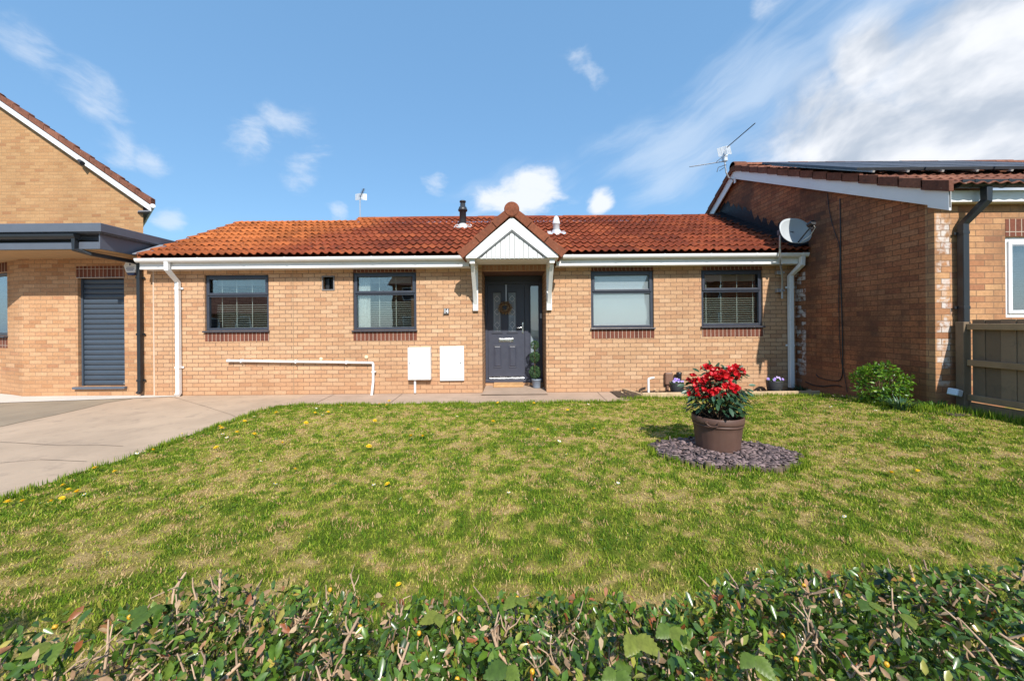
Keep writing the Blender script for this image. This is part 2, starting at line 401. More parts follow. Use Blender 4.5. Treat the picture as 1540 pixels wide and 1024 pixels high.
GLASSF = glassmat('frosted_glass', (.9, .95, .95), .10, .24, (.62, .70, .74))
PVPAN = M('solar_glass', (.012, .016, .032), .4, .1, spec=.35)
HLEAF = leafmat('hedge_leaf', [(.020, .045, .009), (.048, .10, .014), (.095, .175, .02), (.055, .11, .02), (.19, .26, .035), (.34, .29, .06), (.28, .09, .035)], .28, .08, .55)
BLEAF = leafmat('bramble_leaf', [(.06, .11, .014), (.11, .17, .02), (.19, .21, .03)], .45, .25)
RLEAF = leafmat('rhododendron_leaf', [(.018, .048, .024), (.03, .075, .035), (.05, .11, .05), (.075, .14, .085)], .4, .1)
BULEAF = leafmat('shrub_leaf', [(.03, .085, .010), (.08, .18, .014), (.17, .31, .024), (.28, .40, .045)], .35, .3)
TLEAF = leafmat('box_leaf', [(.03, .075, .025), (.045, .11, .035), (.07, .15, .05)], .6, .1)
WLEAF = leafmat('dried_leaf', [(.17, .09, .045), (.34, .20, .10), (.52, .37, .22), (.16, .12, .06)], .8, .1)
DRYL = leafmat('dry_leaf', [(.22, .12, .06), (.40, .25, .14), (.50, .36, .22), (.30, .10, .04)], .8, .2)
RED = leafmat('red_petal', [(.28, .002, .006), (.48, .004, .010), (.60, .008, .016), (.72, .04, .045)], .45, .2)
PANS = leafmat('pansy_petal', [(.16, .08, .50), (.30, .18, .62), (.62, .52, .85), (.22, .12, .55)], .6, .2)
YEL = leafmat('yellow_petal', [(.75, .50, .01), (.85, .62, .02)], .7, .1)
WPET = leafmat('white_petal', [(.78, .78, .76), (.85, .85, .83)], .7, .1)
BERRY = M('berry', (.62, .33, .02), .35, .2, 50, tone=.3)
GRASSM = leafmat('grass_blade', [(.065, .145, .010), (.155, .255, .016), (.28, .35, .032), (.40, .39, .070), (.54, .42, .155), (.64, .48, .24), (.44, .26, .13)], .7, .3, .2)
def lawnmat():
    m, t, b = newmat('lawn_thatch'); p = t.pos()
    c = t.ramp(t.attr('patch'), [(.0, (.08, .115, .012)), (.35, (.14, .155, .024)), (.6, (.25, .20, .055)), (.85, (.36, .26, .11)), (1, (.28, .175, .085))])
    c = t.mix(1.0, c, t.ramp(t.noise(p, 60, 4, .7), [(.3, (.55,)*3), (.7, (1.4,)*3)]), 'MULTIPLY')
    t.set(b, 'Base Color', c); t.set(b, 'Roughness', .95); b.inputs['Specular IOR Level'].default_value = .1
    t.set(b, 'Normal', t.bump(t.noise(p, 130, 4, .7), .9, .01))
    return m
LAWN = lawnmat()
# ================================================================ the bungalow
YF = 7.27
XL, XR = -6.995, 5.533
bung = thing('bungalow', (-.7, YF, 0), 'single-storey buff brick bungalow with red tiled roof and white gabled porch over its door', 'bungalow')
WIN = [((307.5, 404, 413.5, 497.5), 1), ((530.5, 626, 409.5, 496.5), 2), ((888.5, 983, 407.5, 493), 3), ((1054.5, 1147, 406, 490.5), 4)]
def wrect(x0, x1, y0, y1, Y=YF):
    xm = (x0+x1)/2
    return PX(x0, (y0+y1)/2, Y), PX(x1, (y0+y1)/2, Y), PZ(xm, y1, Y), PZ(xm, y0, Y)
wins = [(wrect(*w), k) for w, k in WIN]
DX0, DX1, DZ = -.585, .665, 2.38
YD = 8.08
ZS = 2.425
VENT = wrect(484, 503, 415, 437)
fn = lambda u, v, d: (u, YF+d, v)
mb = MB(); wall_grid(fn, [XL, XR], [-.3, ZS+.12], [w for w, k in wins]+[(DX0, DX1, .0, DZ), VENT], .11, mb)
mb.build('wall', BR, bung)
mb = MB()                       # the door recess: two brick reveals, brick riser under the door
mb.box(DX0-.11, DX0, YF+.112, YD+.2, -.3, DZ); mb.box(DX1, DX1+.11, YF+.112, YD+.2, -.3, DZ)
mb.build('porch_recess', BR, bung)
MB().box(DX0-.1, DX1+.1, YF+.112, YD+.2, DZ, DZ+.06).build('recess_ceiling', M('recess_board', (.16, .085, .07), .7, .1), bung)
MB().box(DX0+.003, DX1-.003, YD-.03, YD+.2, -.1, .105).build('door_step', BR, bung)
mb = MB()                       # back and end walls, so the rooms are closed and dark
mb.box(XL, XL+.2, YF+.112, 12.3, -.3, 2.5); mb.box(XL, XR-.01, 12.1, 12.3, -.3, 2.5)
mb.build('rear_wall', BR, bung)
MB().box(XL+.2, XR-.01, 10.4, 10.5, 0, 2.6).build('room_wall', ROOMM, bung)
mb = MB(); mb.prism([(XL, 7.3, 2.55), (XL, 12.3, 2.55), (XL, 9.75, 3.98)], (.2, 0, 0)); mb.build('gable', BR, bung)
# cavity-tray movement joints (thin vertical sealant lines)
SEAL = M('sealant', (.30, .20, .12), .9)
for px in (441, 259): MB().box(PX(px, 500, YF)-.006, PX(px, 500, YF)+.006, YF-.002, YF+.01, 0, ZS).build('movement_joint', SEAL, bung)
MB().box(XL-.012, XL+.014, YF-.003, YF+.04, 0, ZS).build('corner_joint', M('pale_sealant', (.55, .42, .32), .9), bung)
# roof
ys, zs = 6.92, 2.65; sl = .51
def roofz(y): return zs+sl*(y-ys)
VX = 6.93
XM = -3.98
roof = None
V1, F1, T1 = tile_roof(-VX-.03, XM, (ys, zs), (9.60, roofz(9.60)))
V2, F2, T2 = tile_roof(XM+.001, XR, (ys, zs), (9.86, roofz(9.86)))
roof = nobj('roof', np.concatenate([V1, V2]), np.concatenate([F1, F2+len(V1)]), TILE, bung, np.concatenate([T1, T2]), smooth=False)
mb = MB()                       # rear slope + underlay
mb.prism([(-VX, ys+.03, zs-.035), (-VX, 9.6, roofz(9.6)-.05), (-VX, 12.5, 2.6), (-VX, 12.5, 2.55), (-VX, 9.6, roofz(9.6)-.11), (-VX, ys+.03, zs-.07)], (XR+VX, 0, 0))
mb.build('rear_slope', TILE, bung)
def ridge_run(name, mat, parent, x0, x1, y, z, r=.12, step=.45, rise=.0):
    mb = MB(); x = x0
    while x < x1-.05:
        e = min(x+step, x1); n = 10; jz = random.uniform(-.006, .006); k = random.random()
        a = [(x, y+r*math.cos(math.pi*i/n), z+jz+r*.85*math.sin(math.pi*i/n)) for i in range(n+1)]
        b = [(e-.008, q[1], q[2]+random.uniform(-.003, .003)) for q in a]
        mb.add(a+b, [(i, i+1, n+2+i, n+1+i) for i in range(n)]+[list(range(n+1))[::-1], list(range(n+1, 2*n+2))], k)
        x = e
    return mb.build(name, mat, parent)
RIDGEO = tilemat('orange_ridge', [(.40, .13, .05), (.50, .17, .065)], (.16, .06, .03), moss=.3, lichen=.2)
ridge_run('ridge_tile', RIDGEO, roof, -VX+.12, XM-.02, 9.62, roofz(9.60)-.06, .10)
ridge_run('ridge_tile', TILE, roof, XM-.05, XR-.05, 9.88, roofz(9.86)-.05, .12)
# mortar verge on the left slope
mb = MB()
for i in range(9):
    y0 = ys+.02+i*(9.6-ys)/9; y1 = ys+.02+(i+1)*(9.6-ys)/9+.02
    mb.prism([(-VX-.045, y0, roofz(y0)-.055), (-VX-.045, y1, roofz(y1)-.075), (-VX-.045, y1, roofz(y1)+.012), (-VX-.045, y0, roofz(y0)+.035)], (.06, 0, 0))
mb.build('verge_tile', TILE, roof)
# flues through the roof
def flue(px, pyb, prof, mat, name, boot):
    X, Y = None, None
    qx, qy = ray(px, pyb); k = -qy/F
    Y = (zs+.02-EYE-sl*ys)/(k-sl); X = qx*Y/F; z = EYE+k*Y
    f = MB().lathe((X, Y, z-.05), prof, 18).build(name, mat, roof)
    mb = MB(); n = 22
    for a in range(1):       # lead apron dressed over the tile waves
        V = []; Q = []
        for i in range(n+1):
            u = X-.20+.40*i/n; ph = (u/.148) % 1; w = (math.sin(ph/.55*math.pi) if ph < .55 else -.28*math.sin((ph-.55)/.45*math.pi))*.02
            for j, y in enumerate((Y-.13-.02*math.sin(i*1.7), Y-.05, Y+.06, Y+.12)):
                V.append((u, y, roofz(y)+.042+w*.9))
        for i in range(n):
            for j in range(3): Q.append((i*4+j, (i+1)*4+j, (i+1)*4+j+1, i*4+j+1))
        mb.add(V, Q, smooth=True)
        mb.lathe((X, Y, z-.06), [(.13, 0), (.105, .1), (.085, .13)], 18)
    mb.build('flue_collar', boot, f)
flue(696, 341.5, [(.078, 0), (.078, .42), (.105, .425), (.112, .45), (.085, .52), (.062, .53), (.062, .60), (.05, .601), (.05, .63), (.074, .632), (.074, .665), (.0, .668)], M('flue_black', (.03, .034, .04), .45, .2), 'flue', M('lead_apron', (.62, .61, .60), .55, .2, 9, metal=.1))
flue(836.5, 351, [(.072, 0), (.072, .24), (.082, .245), (.082, .285), (.075, .29), (.06, .37), (.045, .41), (.03, .425), (0, .427)], M('vent_grey', (.62, .64, .66), .5, .08), 'flue', M('lead_apron_grey', (.55, .55, .57), .5, .2, 9, metal=.15))
# fascia, soffit, gutters
GY = 6.965
def gutter(name, x0, x1, y, ztop, mat, parent, r=.055):
    mb = MB(); n = 10
    o = [(y-r*math.cos(math.pi*i/n), ztop-r*1.35*math.sin(math.pi*i/n)**.8) for i in range(n+1)]
    inn = [(y-(r-.006)*math.cos(math.pi*i/n), ztop-(r*1.35-.006)*math.sin(math.pi*i/n)**.8) for i in range(n+1)]
    ring = o+inn[::-1]; m = len(ring)
    mb.add([(x0, *q) for q in ring]+[(x1, *q) for q in ring], [(i, (i+1) % m, m+(i+1) % m, m+i) for i in range(m)], .5, False)
    for x in (x0, x1):           # stop ends
        mb.add([(x, *q) for q in o]+[(x+(.004 if x == x0 else -.004), *q) for q in o], [list(range(n+1)), list(range(n+1, 2*n+2))], .5)
    return mb.build(name, mat, parent)
def gbrackets(xs, y, ztop, mat, parent, r=.055):
    for x in xs:
        mb = MB(); n = 10
        o = [(y-(r+.005)*math.cos(math.pi*i/n), ztop+.003-(r*1.35+.007)*math.sin(math.pi*i/n)**.8) for i in range(n+1)]
        i2 = [(y-(r+.001)*math.cos(math.pi*i/n), ztop+.003-(r*1.35+.001)*math.sin(math.pi*i/n)**.8) for i in range(n+1)]
        ring = o+i2[::-1]; m = len(ring)
        mb.add([(x-.016, *q) for q in ring]+[(x+.016, *q) for q in ring], [(i, (i+1) % m, m+(i+1) % m, m+i) for i in range(m)]+[list(range(m)), list(range(2*m-1, m-1, -1))], .5)
        mb.build('gutter_bracket', mat, parent)
zg = 2.615
PW0, PW1 = -.80, .845            # porch width
g1 = gutter('gutter', PX(205, 388, GY), PX(699, 386, GY), GY, zg, WHITE, bung)
gbrackets(np.linspace(PX(235, 388, GY), PX(690, 386, GY), 8), GY, zg, WHITE, g1)
g2 = gutter('gutter', PX(846, 384, GY), PX(1221, 383, GY), GY, zg, WHITE, bung)
gbrackets(np.linspace(PX(860, 384, GY), PX(1205, 383, GY), 6), GY, zg, WHITE, g2)
MB().box(PX(210, 400, 7.03), PW0, 7.025, 7.045, ZS, zg+.02).box(PW1, PX(1212, 398, 7.03), 7.025, 7.045, ZS, zg+.02).build('fascia', WHITE, bung, bevel=.003)
MB().box(PX(210, 400, 7.03), PW0, 7.046, YF-.002, ZS+.001, ZS+.012).box(PW1, XR-.003, 7.046, YF-.002, ZS+.001, ZS+.012).build('soffit', WHITE, bung)
# downpipes (square swan-neck)
def sqpipe(pts, w, mat, name, parent, n=4):
    mb = MB(); r = w/math.sqrt(2)
    pts = [Vector(p) for p in pts]
    V = []
    for i, p in enumerate(pts):
        d = (pts[min(i+1, len(pts)-1)]-pts[max(i-1, 0)]).normalized()
        a = Vector((1, 0, 0)); a = (a-d*a.dot(d)).normalized(); b = d.cross(a)
        V += [p+(a*x+b*y)*(w/2) for x, y in ((-1, -1), (1, -1), (1, 1), (-1, 1))]
    Fc = [(i*4+k, i*4+(k+1) % 4, (i+1)*4+(k+1) % 4, (i+1)*4+k) for i in range(len(pts)-1) for k in range(4)]+[(3, 2, 1, 0), tuple(len(V)-4+k for k in range(4))]
    mb.add(V, Fc, .5)
    return mb.build(name, mat, parent, bevel=.008)
def pipe_clips(parent, mat, x, y, zz, w=.075):
    for z in zz: MB().box(x-w/2-.035, x+w/2+.035, y+.03, y+.045, z-.018, z+.018).box(x-w/2-.006, x+w/2+.006, y-.04, y+.03, z-.02, z+.02).build('pipe_clip', mat, parent, bevel=.003)
xa, xb = PX(251, 400, GY), PX(268, 480, 7.22)
dp = sqpipe([(xa, GY, zg-.06), (xa, GY, 2.41), (xb, 7.215, 2.20), (xb, 7.215, .05), (xb, 7.17, .015)], .072, WHITE, 'downpipe', bung)
pipe_clips(dp, WHITE, xb, 7.215, (2.08, .55))
xa, xb = PX(1206, 398, GY), PX(1189, 480, 7.2)
dp = sqpipe([(xa, GY, zg-.06), (xa, GY, 2.41), (xb, 7.20, 2.22), (xb, 7.20, .06)], .08, WHITE, 'downpipe', bung)
pipe_clips(dp, WHITE, xb, 7.20, (2.0, .88))
# windows -------------------------------------------------------
def window(parent, rect, kind, Y=YF, mat=GREYM, sill=True, course=True, top=True):
    x0, x1, z0, z1 = rect; y = Y+.035; w = x1-x0; h = z1-z0
    g = .002
    x0 += g; x1 -= g; z0 += g; z1 -= g
    fr = MB(); fw = .055
    zt = z1-h*.365                # transom
    fr.box(x0, x0+fw, y, y+.06, z0, z1); fr.box(x1-fw, x1, y, y+.06, z0, z1)
    fr.box(x0+fw, x1-fw, y, y+.06, z0, z0+fw); fr.box(x0+fw, x1-fw, y, y+.06, z1-fw, z1); fr.box(x0+fw, x1-fw, y+.002, y+.06, zt-.03, zt+.03)
    f = fr.build('window_frame', mat, parent, bevel=.006)
    sh = MB(); s = .05; a0, a1, b0, b1 = x0+fw-.028, x1-fw+.028, zt+.004, z1-fw+.022   # opening top light, standing proud
    sh.box(a0, a0+s, y-.018, y-.001, b0, b1); sh.box(a1-s, a1, y-.018, y-.001, b0, b1); sh.box(a0+s, a1-s, y-.018, y-.001, b0, b0+s); sh.box(a0+s, a1-s, y-.018, y-.001, b1-s, b1)
    sh.build('top_sash', mat, f, bevel=.008)
    gm = GLASSF if kind == 3 else GLASS
    MB().box(x0+fw-.005, x1-fw+.005, y+.03, y+.036, z0+fw-.005, zt-.025).build('pane', gm, f)
    MB().box(x0+fw-.005, x1-fw+.005, y+.029, y+.035, zt+.025, z1-fw+.005).build('pane', gm, f)
    if sill: MB().box(x0-.02, x1+.02, y-.085, y-.001, z0-.03, z0-.004).build('window_sill', mat, f, bevel=.006)
    bl = MB(); yb = y+.13
    ang = {1: 9, 2: 7, 3: 62, 4: 14}[kind]; pit = .044; bm = SLATC if kind == 3 else SLAT
    za = z1-.03 if kind == 3 else (zt-.16 if kind in (1, 2) else zt-.1)
    zb = z0+fw+.01
    k = int((za-zb)/pit)
    rot = Matrix.Rotation(R(-ang), 3, 'X')
    xl = x0+(.13 if kind == 1 else .05)
    for i in range(k+1):
        bl.rbox(((xl+x1-.05)/2, yb, zb+i*pit), (x1-.05-xl, .048, .0035), rot @ Matrix.Rotation(random.uniform(-.004, .004), 3, 'Y'), .5)
    if kind != 3:
        for q in (.1, .37, .66, .95): bl.box(xl+(x1-.05-xl)*q-.006, xl+(x1-.05-xl)*q+.006, yb-.027, yb-.025, zb, z1-.02)
        if kind != 1 or True:      # raised part of the blind above: closely stacked slats at the head
            for i in range(9): bl.rbox(((xl+x1-.05)/2, yb, z1-.06-i*.016), (x1-.05-xl, .048, .003), rot, .5)
    bl.build('blind', bm, f)
    if kind == 2:                # net curtain gathered at one side, a heavier drape at the other
        for (c0, c1, mt) in ((x0+.07, x0+.30, NET), (x1-.13, x1-.05, M('drape', (.26, .15, .09), .9, .3, 30))):
            n = 40; V = []; Q = []
            for i in range(n+1):
                u = c0+(c1-c0)*i/n; yy = y+.075+.014*math.sin(i*.95)+.006*math.sin(i*2.3)
                V += [(u, yy, z0+fw), (u, yy, z1-.03)]
            Q = [(2*i, 2*i+2, 2*i+3, 2*i+1) for i in range(n)]
            MB().add(V, Q, .5, True).build('curtain', mt, f)
    if kind == 1:                # little ornament standing on the inner sill
        MB().lathe((x0+.2, y+.085, z0+fw), [(.0, 0), (.035, 0), (.04, .03), (.025, .06), (.035, .085), (.03, .11), (0, .125)], 12).build('ornament', BLACKP, f)
    if kind == 4 or kind == 1:
        MB().box(x0+.06, x1-.06, y+.075, y+.2, z0+fw-.03, z0+fw-.002).build('inner_sill', WHITEP, f)
    if course: MB().box(x0+.005, x1+.005, Y-.003, Y+.02, z0-.205, z0-.034).build('brick_course', SOLD, parent)
    if top: MB().box(x0+.01, x1-.01, Y-.003, Y+.02, z1+.012, ZS-.001).box(x0-.01, x1+.01, Y-.012, Y+.02, z1+.003, z1+.011).build('brick_course', SOLD, parent)
    return f
for r_, k in wins: window(bung, r_, k, top=(k > 1))
# boiler vent hole
x0, x1, z0, z1 = VENT
fr = MB(); s = .022
fr.box(x0, x0+s, YF-.012, YF+.02, z0, z1); fr.box(x1-s, x1, YF-.012, YF+.02, z0, z1); fr.box(x0+s, x1-s, YF-.012, YF+.02, z0, z0+s); fr.box(x0+s, x1-s, YF-.012, YF+.02, z1-s, z1)
vn = fr.build('vent_frame', M('vent_metal', (.16, .15, .15), .5, .2), bung, bevel=.003)
MB().box(x0+s, x1-s, YF+.15, YF+.16, z0, z1).box(x0+s+.01, x0+s+.08, YF+.08, YF+.09, z0+.02, z1-.05).build('duct', BLACKP, vn)
# porch canopy -------------------------------------------------------
cx = .012; PY = 6.60; hw = .82; zb = 2.508; zap = 3.235; tan_ = (zap-zb)/hw
can = MB()
bw_ = .17                        # bargeboards as two mitred boards meeting at the apex
for s in (-1, 1):
    can.prism([(cx+s*hw, PY, zb), (cx+s*hw, PY, zb+.045), (cx, PY, zap), (cx, PY, zap-bw_*1.32), (cx+s*(hw-bw_*1.12), PY, zb)], (0, .03, 0))
canopy = can.build('porch_canopy', WHITEP, bung, bevel=.003)
mb = MB(); nb = 15; hb = hw-.20
for i in range(nb):              # v-jointed boards of the gable
    a = cx-hb+2*hb*i/nb; b = cx-hb+2*hb*(i+1)/nb
    za_ = zap-.225-abs(a-cx)*tan_; zb_ = zap-.225-abs(b-cx)*tan_; g = .0045
    pts = [(a+g, PY+.034, zb+.001), (b-g, PY+.034, zb+.001), (b-g, PY+.034, max(zb+.004, zb_))]
    if (a-cx)*(b-cx) < -1e-6: pts.append((cx, PY+.034, zap-.225))
    pts.append((a+g, PY+.034, max(zb+.004, za_)))
    mb.prism(pts, (0, .012, 0))
mb.build('gable_board', M('board_white', (.74, .74, .735), .5, .03, 4), canopy, bevel=.003)
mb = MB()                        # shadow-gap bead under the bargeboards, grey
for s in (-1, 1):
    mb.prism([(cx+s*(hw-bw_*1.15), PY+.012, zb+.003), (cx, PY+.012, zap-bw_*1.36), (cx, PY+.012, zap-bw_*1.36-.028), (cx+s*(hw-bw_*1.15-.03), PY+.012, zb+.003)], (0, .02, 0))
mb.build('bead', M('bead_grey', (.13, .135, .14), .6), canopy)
MB().box(cx-hw+.06, cx+hw-.06, PY+.05, YF-.003, zb-.012, zb+.004).box(cx-hw+.02, cx-hw+.06, PY+.034, YF-.003, zb-.012, zb+.05).box(cx+hw-.06, cx+hw-.02, PY+.034, YF-.003, zb-.012, zb+.05).build('canopy_soffit', WHITEP, canopy, bevel=.003)
mb = MB()                        # backing + side closing above gutter level
mb.prism([(cx-hw+.04, PY+.05, zb+.006), (cx+hw-.04, PY+.05, zb+.006), (cx, PY+.05, zap-.03)], (0, .01, 0)); mb.build('backing_board', M('backing_dark', (.2, .2, .2), .8), canopy)
TH = math.atan(tan_)
for s in (-1, 1):                # slopes of the little roof with chunky verge tiles on the front
    mb = MB(); y0 = PY-.035; Lr = math.hypot(hw+.07, (hw+.07)*tan_)
    ux, uz = -s*math.cos(TH), math.sin(TH); nx, nz = s*math.sin(TH), math.cos(TH)
    ex, ez = cx+s*(hw+.055), zb+.045-.05
    n = 3
    for i in range(n):
        a = i*Lr/n; b = (i+1)*Lr/n+(.03 if i < n-1 else 0)
        def q(t, h, y): return (ex+ux*t+nx*h, y, ez+uz*t+nz*h)
        l0, l1 = .062, .035
        mb.prism([q(a, -.002, y0), q(b, -.002, y0), q(b, .125, y0), q(a, .152, y0)], (0, .16, 0), random.random())
        yend = 8.6
        mb.prism([q(a, .0, y0+.162), q(b, .0, y0+.162), q(b, l1, y0+.162), q(a, l0, y0+.162)], (0, yend-y0-.162, 0), random.random())
    mb.build('canopy_tile', TILEP, canopy, bevel=.008)
mb = MB()
rz = zap+.125
mb.lathe((cx, 8.6, rz), [(.0, 0), (.125, 0), (.135, .012), (.135, 2.03), (.12, 2.045), (.0, 2.05)], 28, M=Matrix(((1, 0, 0), (0, 0, -1), (0, 1, 0))), smooth=False)
mb.build('ridge_cap', TILEP, canopy)
for s in (-1, 1):                # white closers beside the barge ends
    mb = MB()
    x = cx+s*(hw+.055); mb.box(x-.035, x+.035, 6.9, 7.02, zg+.03, zg+.11)
    mb.box(cx+s*(hw-.005)-.02, cx+s*(hw-.005)+.02, PY+.04, 7.024, zb, zb+.10)
    mb.build('closer', WHITEP, canopy, bevel=.004)
for s in (-1, 1):                # gallows brackets
    x = cx+s*.715; mb = MB()
    mb.box(x-.05, x+.05, YF-.062, YF-.002, 1.60, zb-.014)
    mb.box(x-.045, x+.045, PY+.06, YF-.063, zb-.085, zb-.0135)
    n = 12; pts = []
    for i in range(n+1):         # curved strut
        t = i/n; yy = YF-.065-(.50)*t; zz = 1.72+(zb-.09-1.72)*(1-(1-t)**1.0)-.10*math.sin(math.pi*t)
        yy += .10*math.sin(math.pi*t)
        pts.append((yy, zz))
    for (a, b) in zip(pts, pts[1:]):
        mb.prism([(x-.036, a[0], a[1]), (x-.036, b[0], b[1]), (x-.036, b[0]+.05, b[1]-.03), (x-.036, a[0]+.05, a[1]-.03)], (.072, 0, 0), .5)
    br = mb.build('bracket', WHITEP, canopy)
MB().box(DX0+.003, DX1-.003, YF-.003, YF+.05, DZ+.002, zb-.014).build('brick_course', SOLDB, bung)
# front door -------------------------------------------------------
z0, z1 = .107, 2.27
fr = MB(); d0, d1 = DX0+.004, DX1-.004; xm = PX(792.5, 500, YD)
fr.box(d0, d0+.055, YD, YD+.07, z0, z1); fr.box(d1-.055, d1, YD, YD+.07, z0, z1); fr.box(d0+.055, d1-.055, YD, YD+.07, z1-.07, z1)
fr.box(xm-.05, xm+.05, YD-.002, YD+.07, z0+.03, z1-.07); fr.box(d0-.002, d1+.002, YD-.05, YD+.07, z0-.03, z0+.03)
fr.box(d0, d1, YD+.004, YD+.07, z1+.002, DZ)
fr.box(xm+.05, d1-.055, YD+.01, YD+.06, z0+.03, z0+.55)
door = fr.build('front_door', DOORM, bung, bevel=.005)
l0, l1 = d0+.06, xm-.055; lz0, lz1 = z0+.035, z1-.075; yl = YD+.012; lw = l1-l0
gx = [(l0+lw*.145, l0+lw*.355), (l0+lw*.56, l0+lw*.77)]
gz0, gz1 = PZ(760, 498, YD), PZ(760, 440, YD)
lf = MB(); fn2 = lambda u, v, d: (u, yl+d, v)
wall_grid(fn2, [l0, l1], [lz0, lz1], [(a, b, gz0, gz1) for a, b in gx], .045, lf)
leaf = lf.build('door_leaf', DOORM, door)
for (a, b) in gx:
    mb = MB(); s = .022
    for q in ((a-s, a, gz0-s, gz1+s), (b, b+s, gz0-s, gz1+s), (a, b, gz0-s, gz0), (a, b, gz1, gz1+s)): mb.box(q[0], q[1], yl-.012, yl-.0005, q[2], q[3])
    mb.box(a-.035, b+.035, yl-.02, yl-.0005, gz0-s-.022, gz0-s-.003)
    mb.build('glazing_bead', DOORM, door, bevel=.004)
    MB().box(a-.003, b+.003, yl+.018, yl+.026, gz0-.003, gz1+.003).build('door_glass', DOORGL, door)
    mb = MB(); xc = (a+b)/2; hh = gz1-gz0; c = (b-a)*.36
    for zc in (gz0+hh*.16, gz0+hh*.5, gz0+hh*.84):      # lead diamonds
        P4 = [(xc-c, zc), (xc, zc+c*1.15), (xc+c, zc), (xc, zc-c*1.15)]
        for p, q in zip(P4, P4[1:]+P4[:1]): mb.tube([(p[0], yl+.013, p[1]), (q[0], yl+.013, q[1])], .0042, 6)
    mb.tube([(xc, yl+.013, gz0+.001), (xc, yl+.013, gz0+hh*.16-c*1.15)], .0035, 6)
    for k in (.2, .8):
        mb.tube([(a+(b-a)*k, yl+.013, gz0+hh*.2), (a+(b-a)*k, yl+.013, gz0+hh*.8)], .0025, 5)
    mb.build('lead_came', M('lead_came_grey', (.75, .77, .8), .4, .1, metal=.2), door)
pz0, pz1 = PZ(760, 553, YD), PZ(760, 519, YD)
for (a, b) in gx:
    a -= .005; b += .01; mb = MB(); s = .018
    for q in ((a, a+s, pz0, pz1), (b-s, b, pz0, pz1), (a+s, b-s, pz0, pz0+s), (a+s, b-s, pz1-s, pz1)): mb.box(q[0], q[1], yl-.010, yl-.0005, q[2], q[3])
    V = [(a+s+.004, yl-.0007, pz0+s+.004), (b-s-.004, yl-.0007, pz0+s+.004), (b-s-.004, yl-.0007, pz1-s-.004), (a+s+.004, yl-.0007, pz1-s-.004)]
    i_ = .022; V += [(V[0][0]+i_, yl-.011, V[0][2]+i_), (V[1][0]-i_, yl-.011, V[1][2]+i_), (V[2][0]-i_, yl-.011, V[2][2]-i_), (V[3][0]+i_, yl-.011, V[3][2]-i_)]
    mb.add(V, [(0, 1, 5, 4), (1, 2, 6, 5), (2, 3, 7, 6), (3, 0, 4, 7), (4, 5, 6, 7)])
    mb.build('door_panel', DOORM, door, bevel=.003)
xc = PX(761, 512, YD); zc = PZ(761, 511.5, YD)
MB().box(xc-.16, xc+.16, yl-.014, yl-.0005, zc-.038, zc+.038).box(xc-.13, xc+.13, yl-.024, yl-.0145, zc-.022, zc+.024).build('letterbox', CHROME, door, bevel=.006)
xh, zh = PX(786, 493, YD), PZ(786, 493, YD)
MB().box(xh-.017, xh+.017, yl-.012, yl-.0005, zh-.12, zh+.12).tube([(xh, yl-.01, zh+.01), (xh, yl-.055, zh+.01), (xh-.03, yl-.06, zh+.008), (xh-.125, yl-.058, zh-.002)], .011, 10).build('handle', CHROME, door, bevel=.004)
MB().prism([(l0+.02, yl-.0005, lz0+.02), (l0+.02, yl-.035, lz0+.02), (l0+.02, yl-.03, lz0+.032), (l0+.02, yl-.0005, lz0+.06)], (lw-.04, 0, 0)).build('weather_bar', CHROME, door)
MB().box(xm+.045, d1-.05, YD+.03, YD+.036, z0+.54, z1-.06).build('sidelight', DOORGL, door)
mb = MB(); sx0, sx1 = xm+.05, d1-.055
for q in ((sx0, sx0+.03, z0+.55, z1-.07), (sx1-.03, sx1, z0+.55, z1-.07), (sx0+.03, sx1-.03, z0+.55, z0+.6), (sx0+.03, sx1-.03, z1-.11, z1-.07)): mb.box(q[0], q[1], YD+.008, YD+.028, q[2], q[3])
mb.build('sidelight_bead', DOORM, door, bevel=.004)
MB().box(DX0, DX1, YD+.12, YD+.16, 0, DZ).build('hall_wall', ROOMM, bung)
# ================================================================ left neighbour
lh = thing('gabled_house', (-9.5, 8.9, 0), 'taller tan brick house with white bargeboard and a flat-roofed grey-trimmed front extension', 'house')
YE = 7.31; XC = PX(33, 500, YE)
shr = (PX(117, 500, YE), PX(187, 500, YE), PZ(150, 581, YE), PZ(150, 418, YE))
fnl = lambda u, v, d: (u, YE+d, v)
mb = MB(); wall_grid(fnl, [XC, XL-.014], [-.3, 2.72], [shr], .11, mb); mb.build('wall', BRL, lh)
# chamfered wall with a window
A = Vector((XC, YE, 0)); B = Vector((PX(-60, 560, 8.3)-.4, 8.55, 0)); dv = (B-A).normalized(); nv = Vector((dv.y, -dv.x, 0)); 
if nv.y > 0: nv = -nv
def at_px(px):            # distance along the chamfer for a picture column
    q = ray(px, 470)[0]/F; return (A.x-q*A.y)/(q*dv.y-dv.x)
u0, u1 = at_px(11), at_px(-40); zz0, zz1 = 1.02, 2.15
fnc = lambda u, v, d: tuple(A+dv*u-nv*d+Vector((0, 0, v)))
Yw = (A+dv*u0).y
zz0, zz1 = PZ(8, 505, Yw), PZ(8, 409, Yw)
mb = MB(); wall_grid(fnc, [0, (B-A).length], [-.3, 2.72], [(u0, u1, zz0, zz1)], .11, mb); mb.build('wall', BRL, lh)
fr = MB()
def cbox(a, b, c, d, y0, y1, m): m.add([fnc(u, v, k) for u in (a, b) for k in (y0, y1) for v in (c, d)], [(0, 1, 3, 2), (4, 6, 7, 5), (0, 4, 5, 1), (2, 3, 7, 6), (0, 2, 6, 4), (1, 5, 7, 3)], .5)
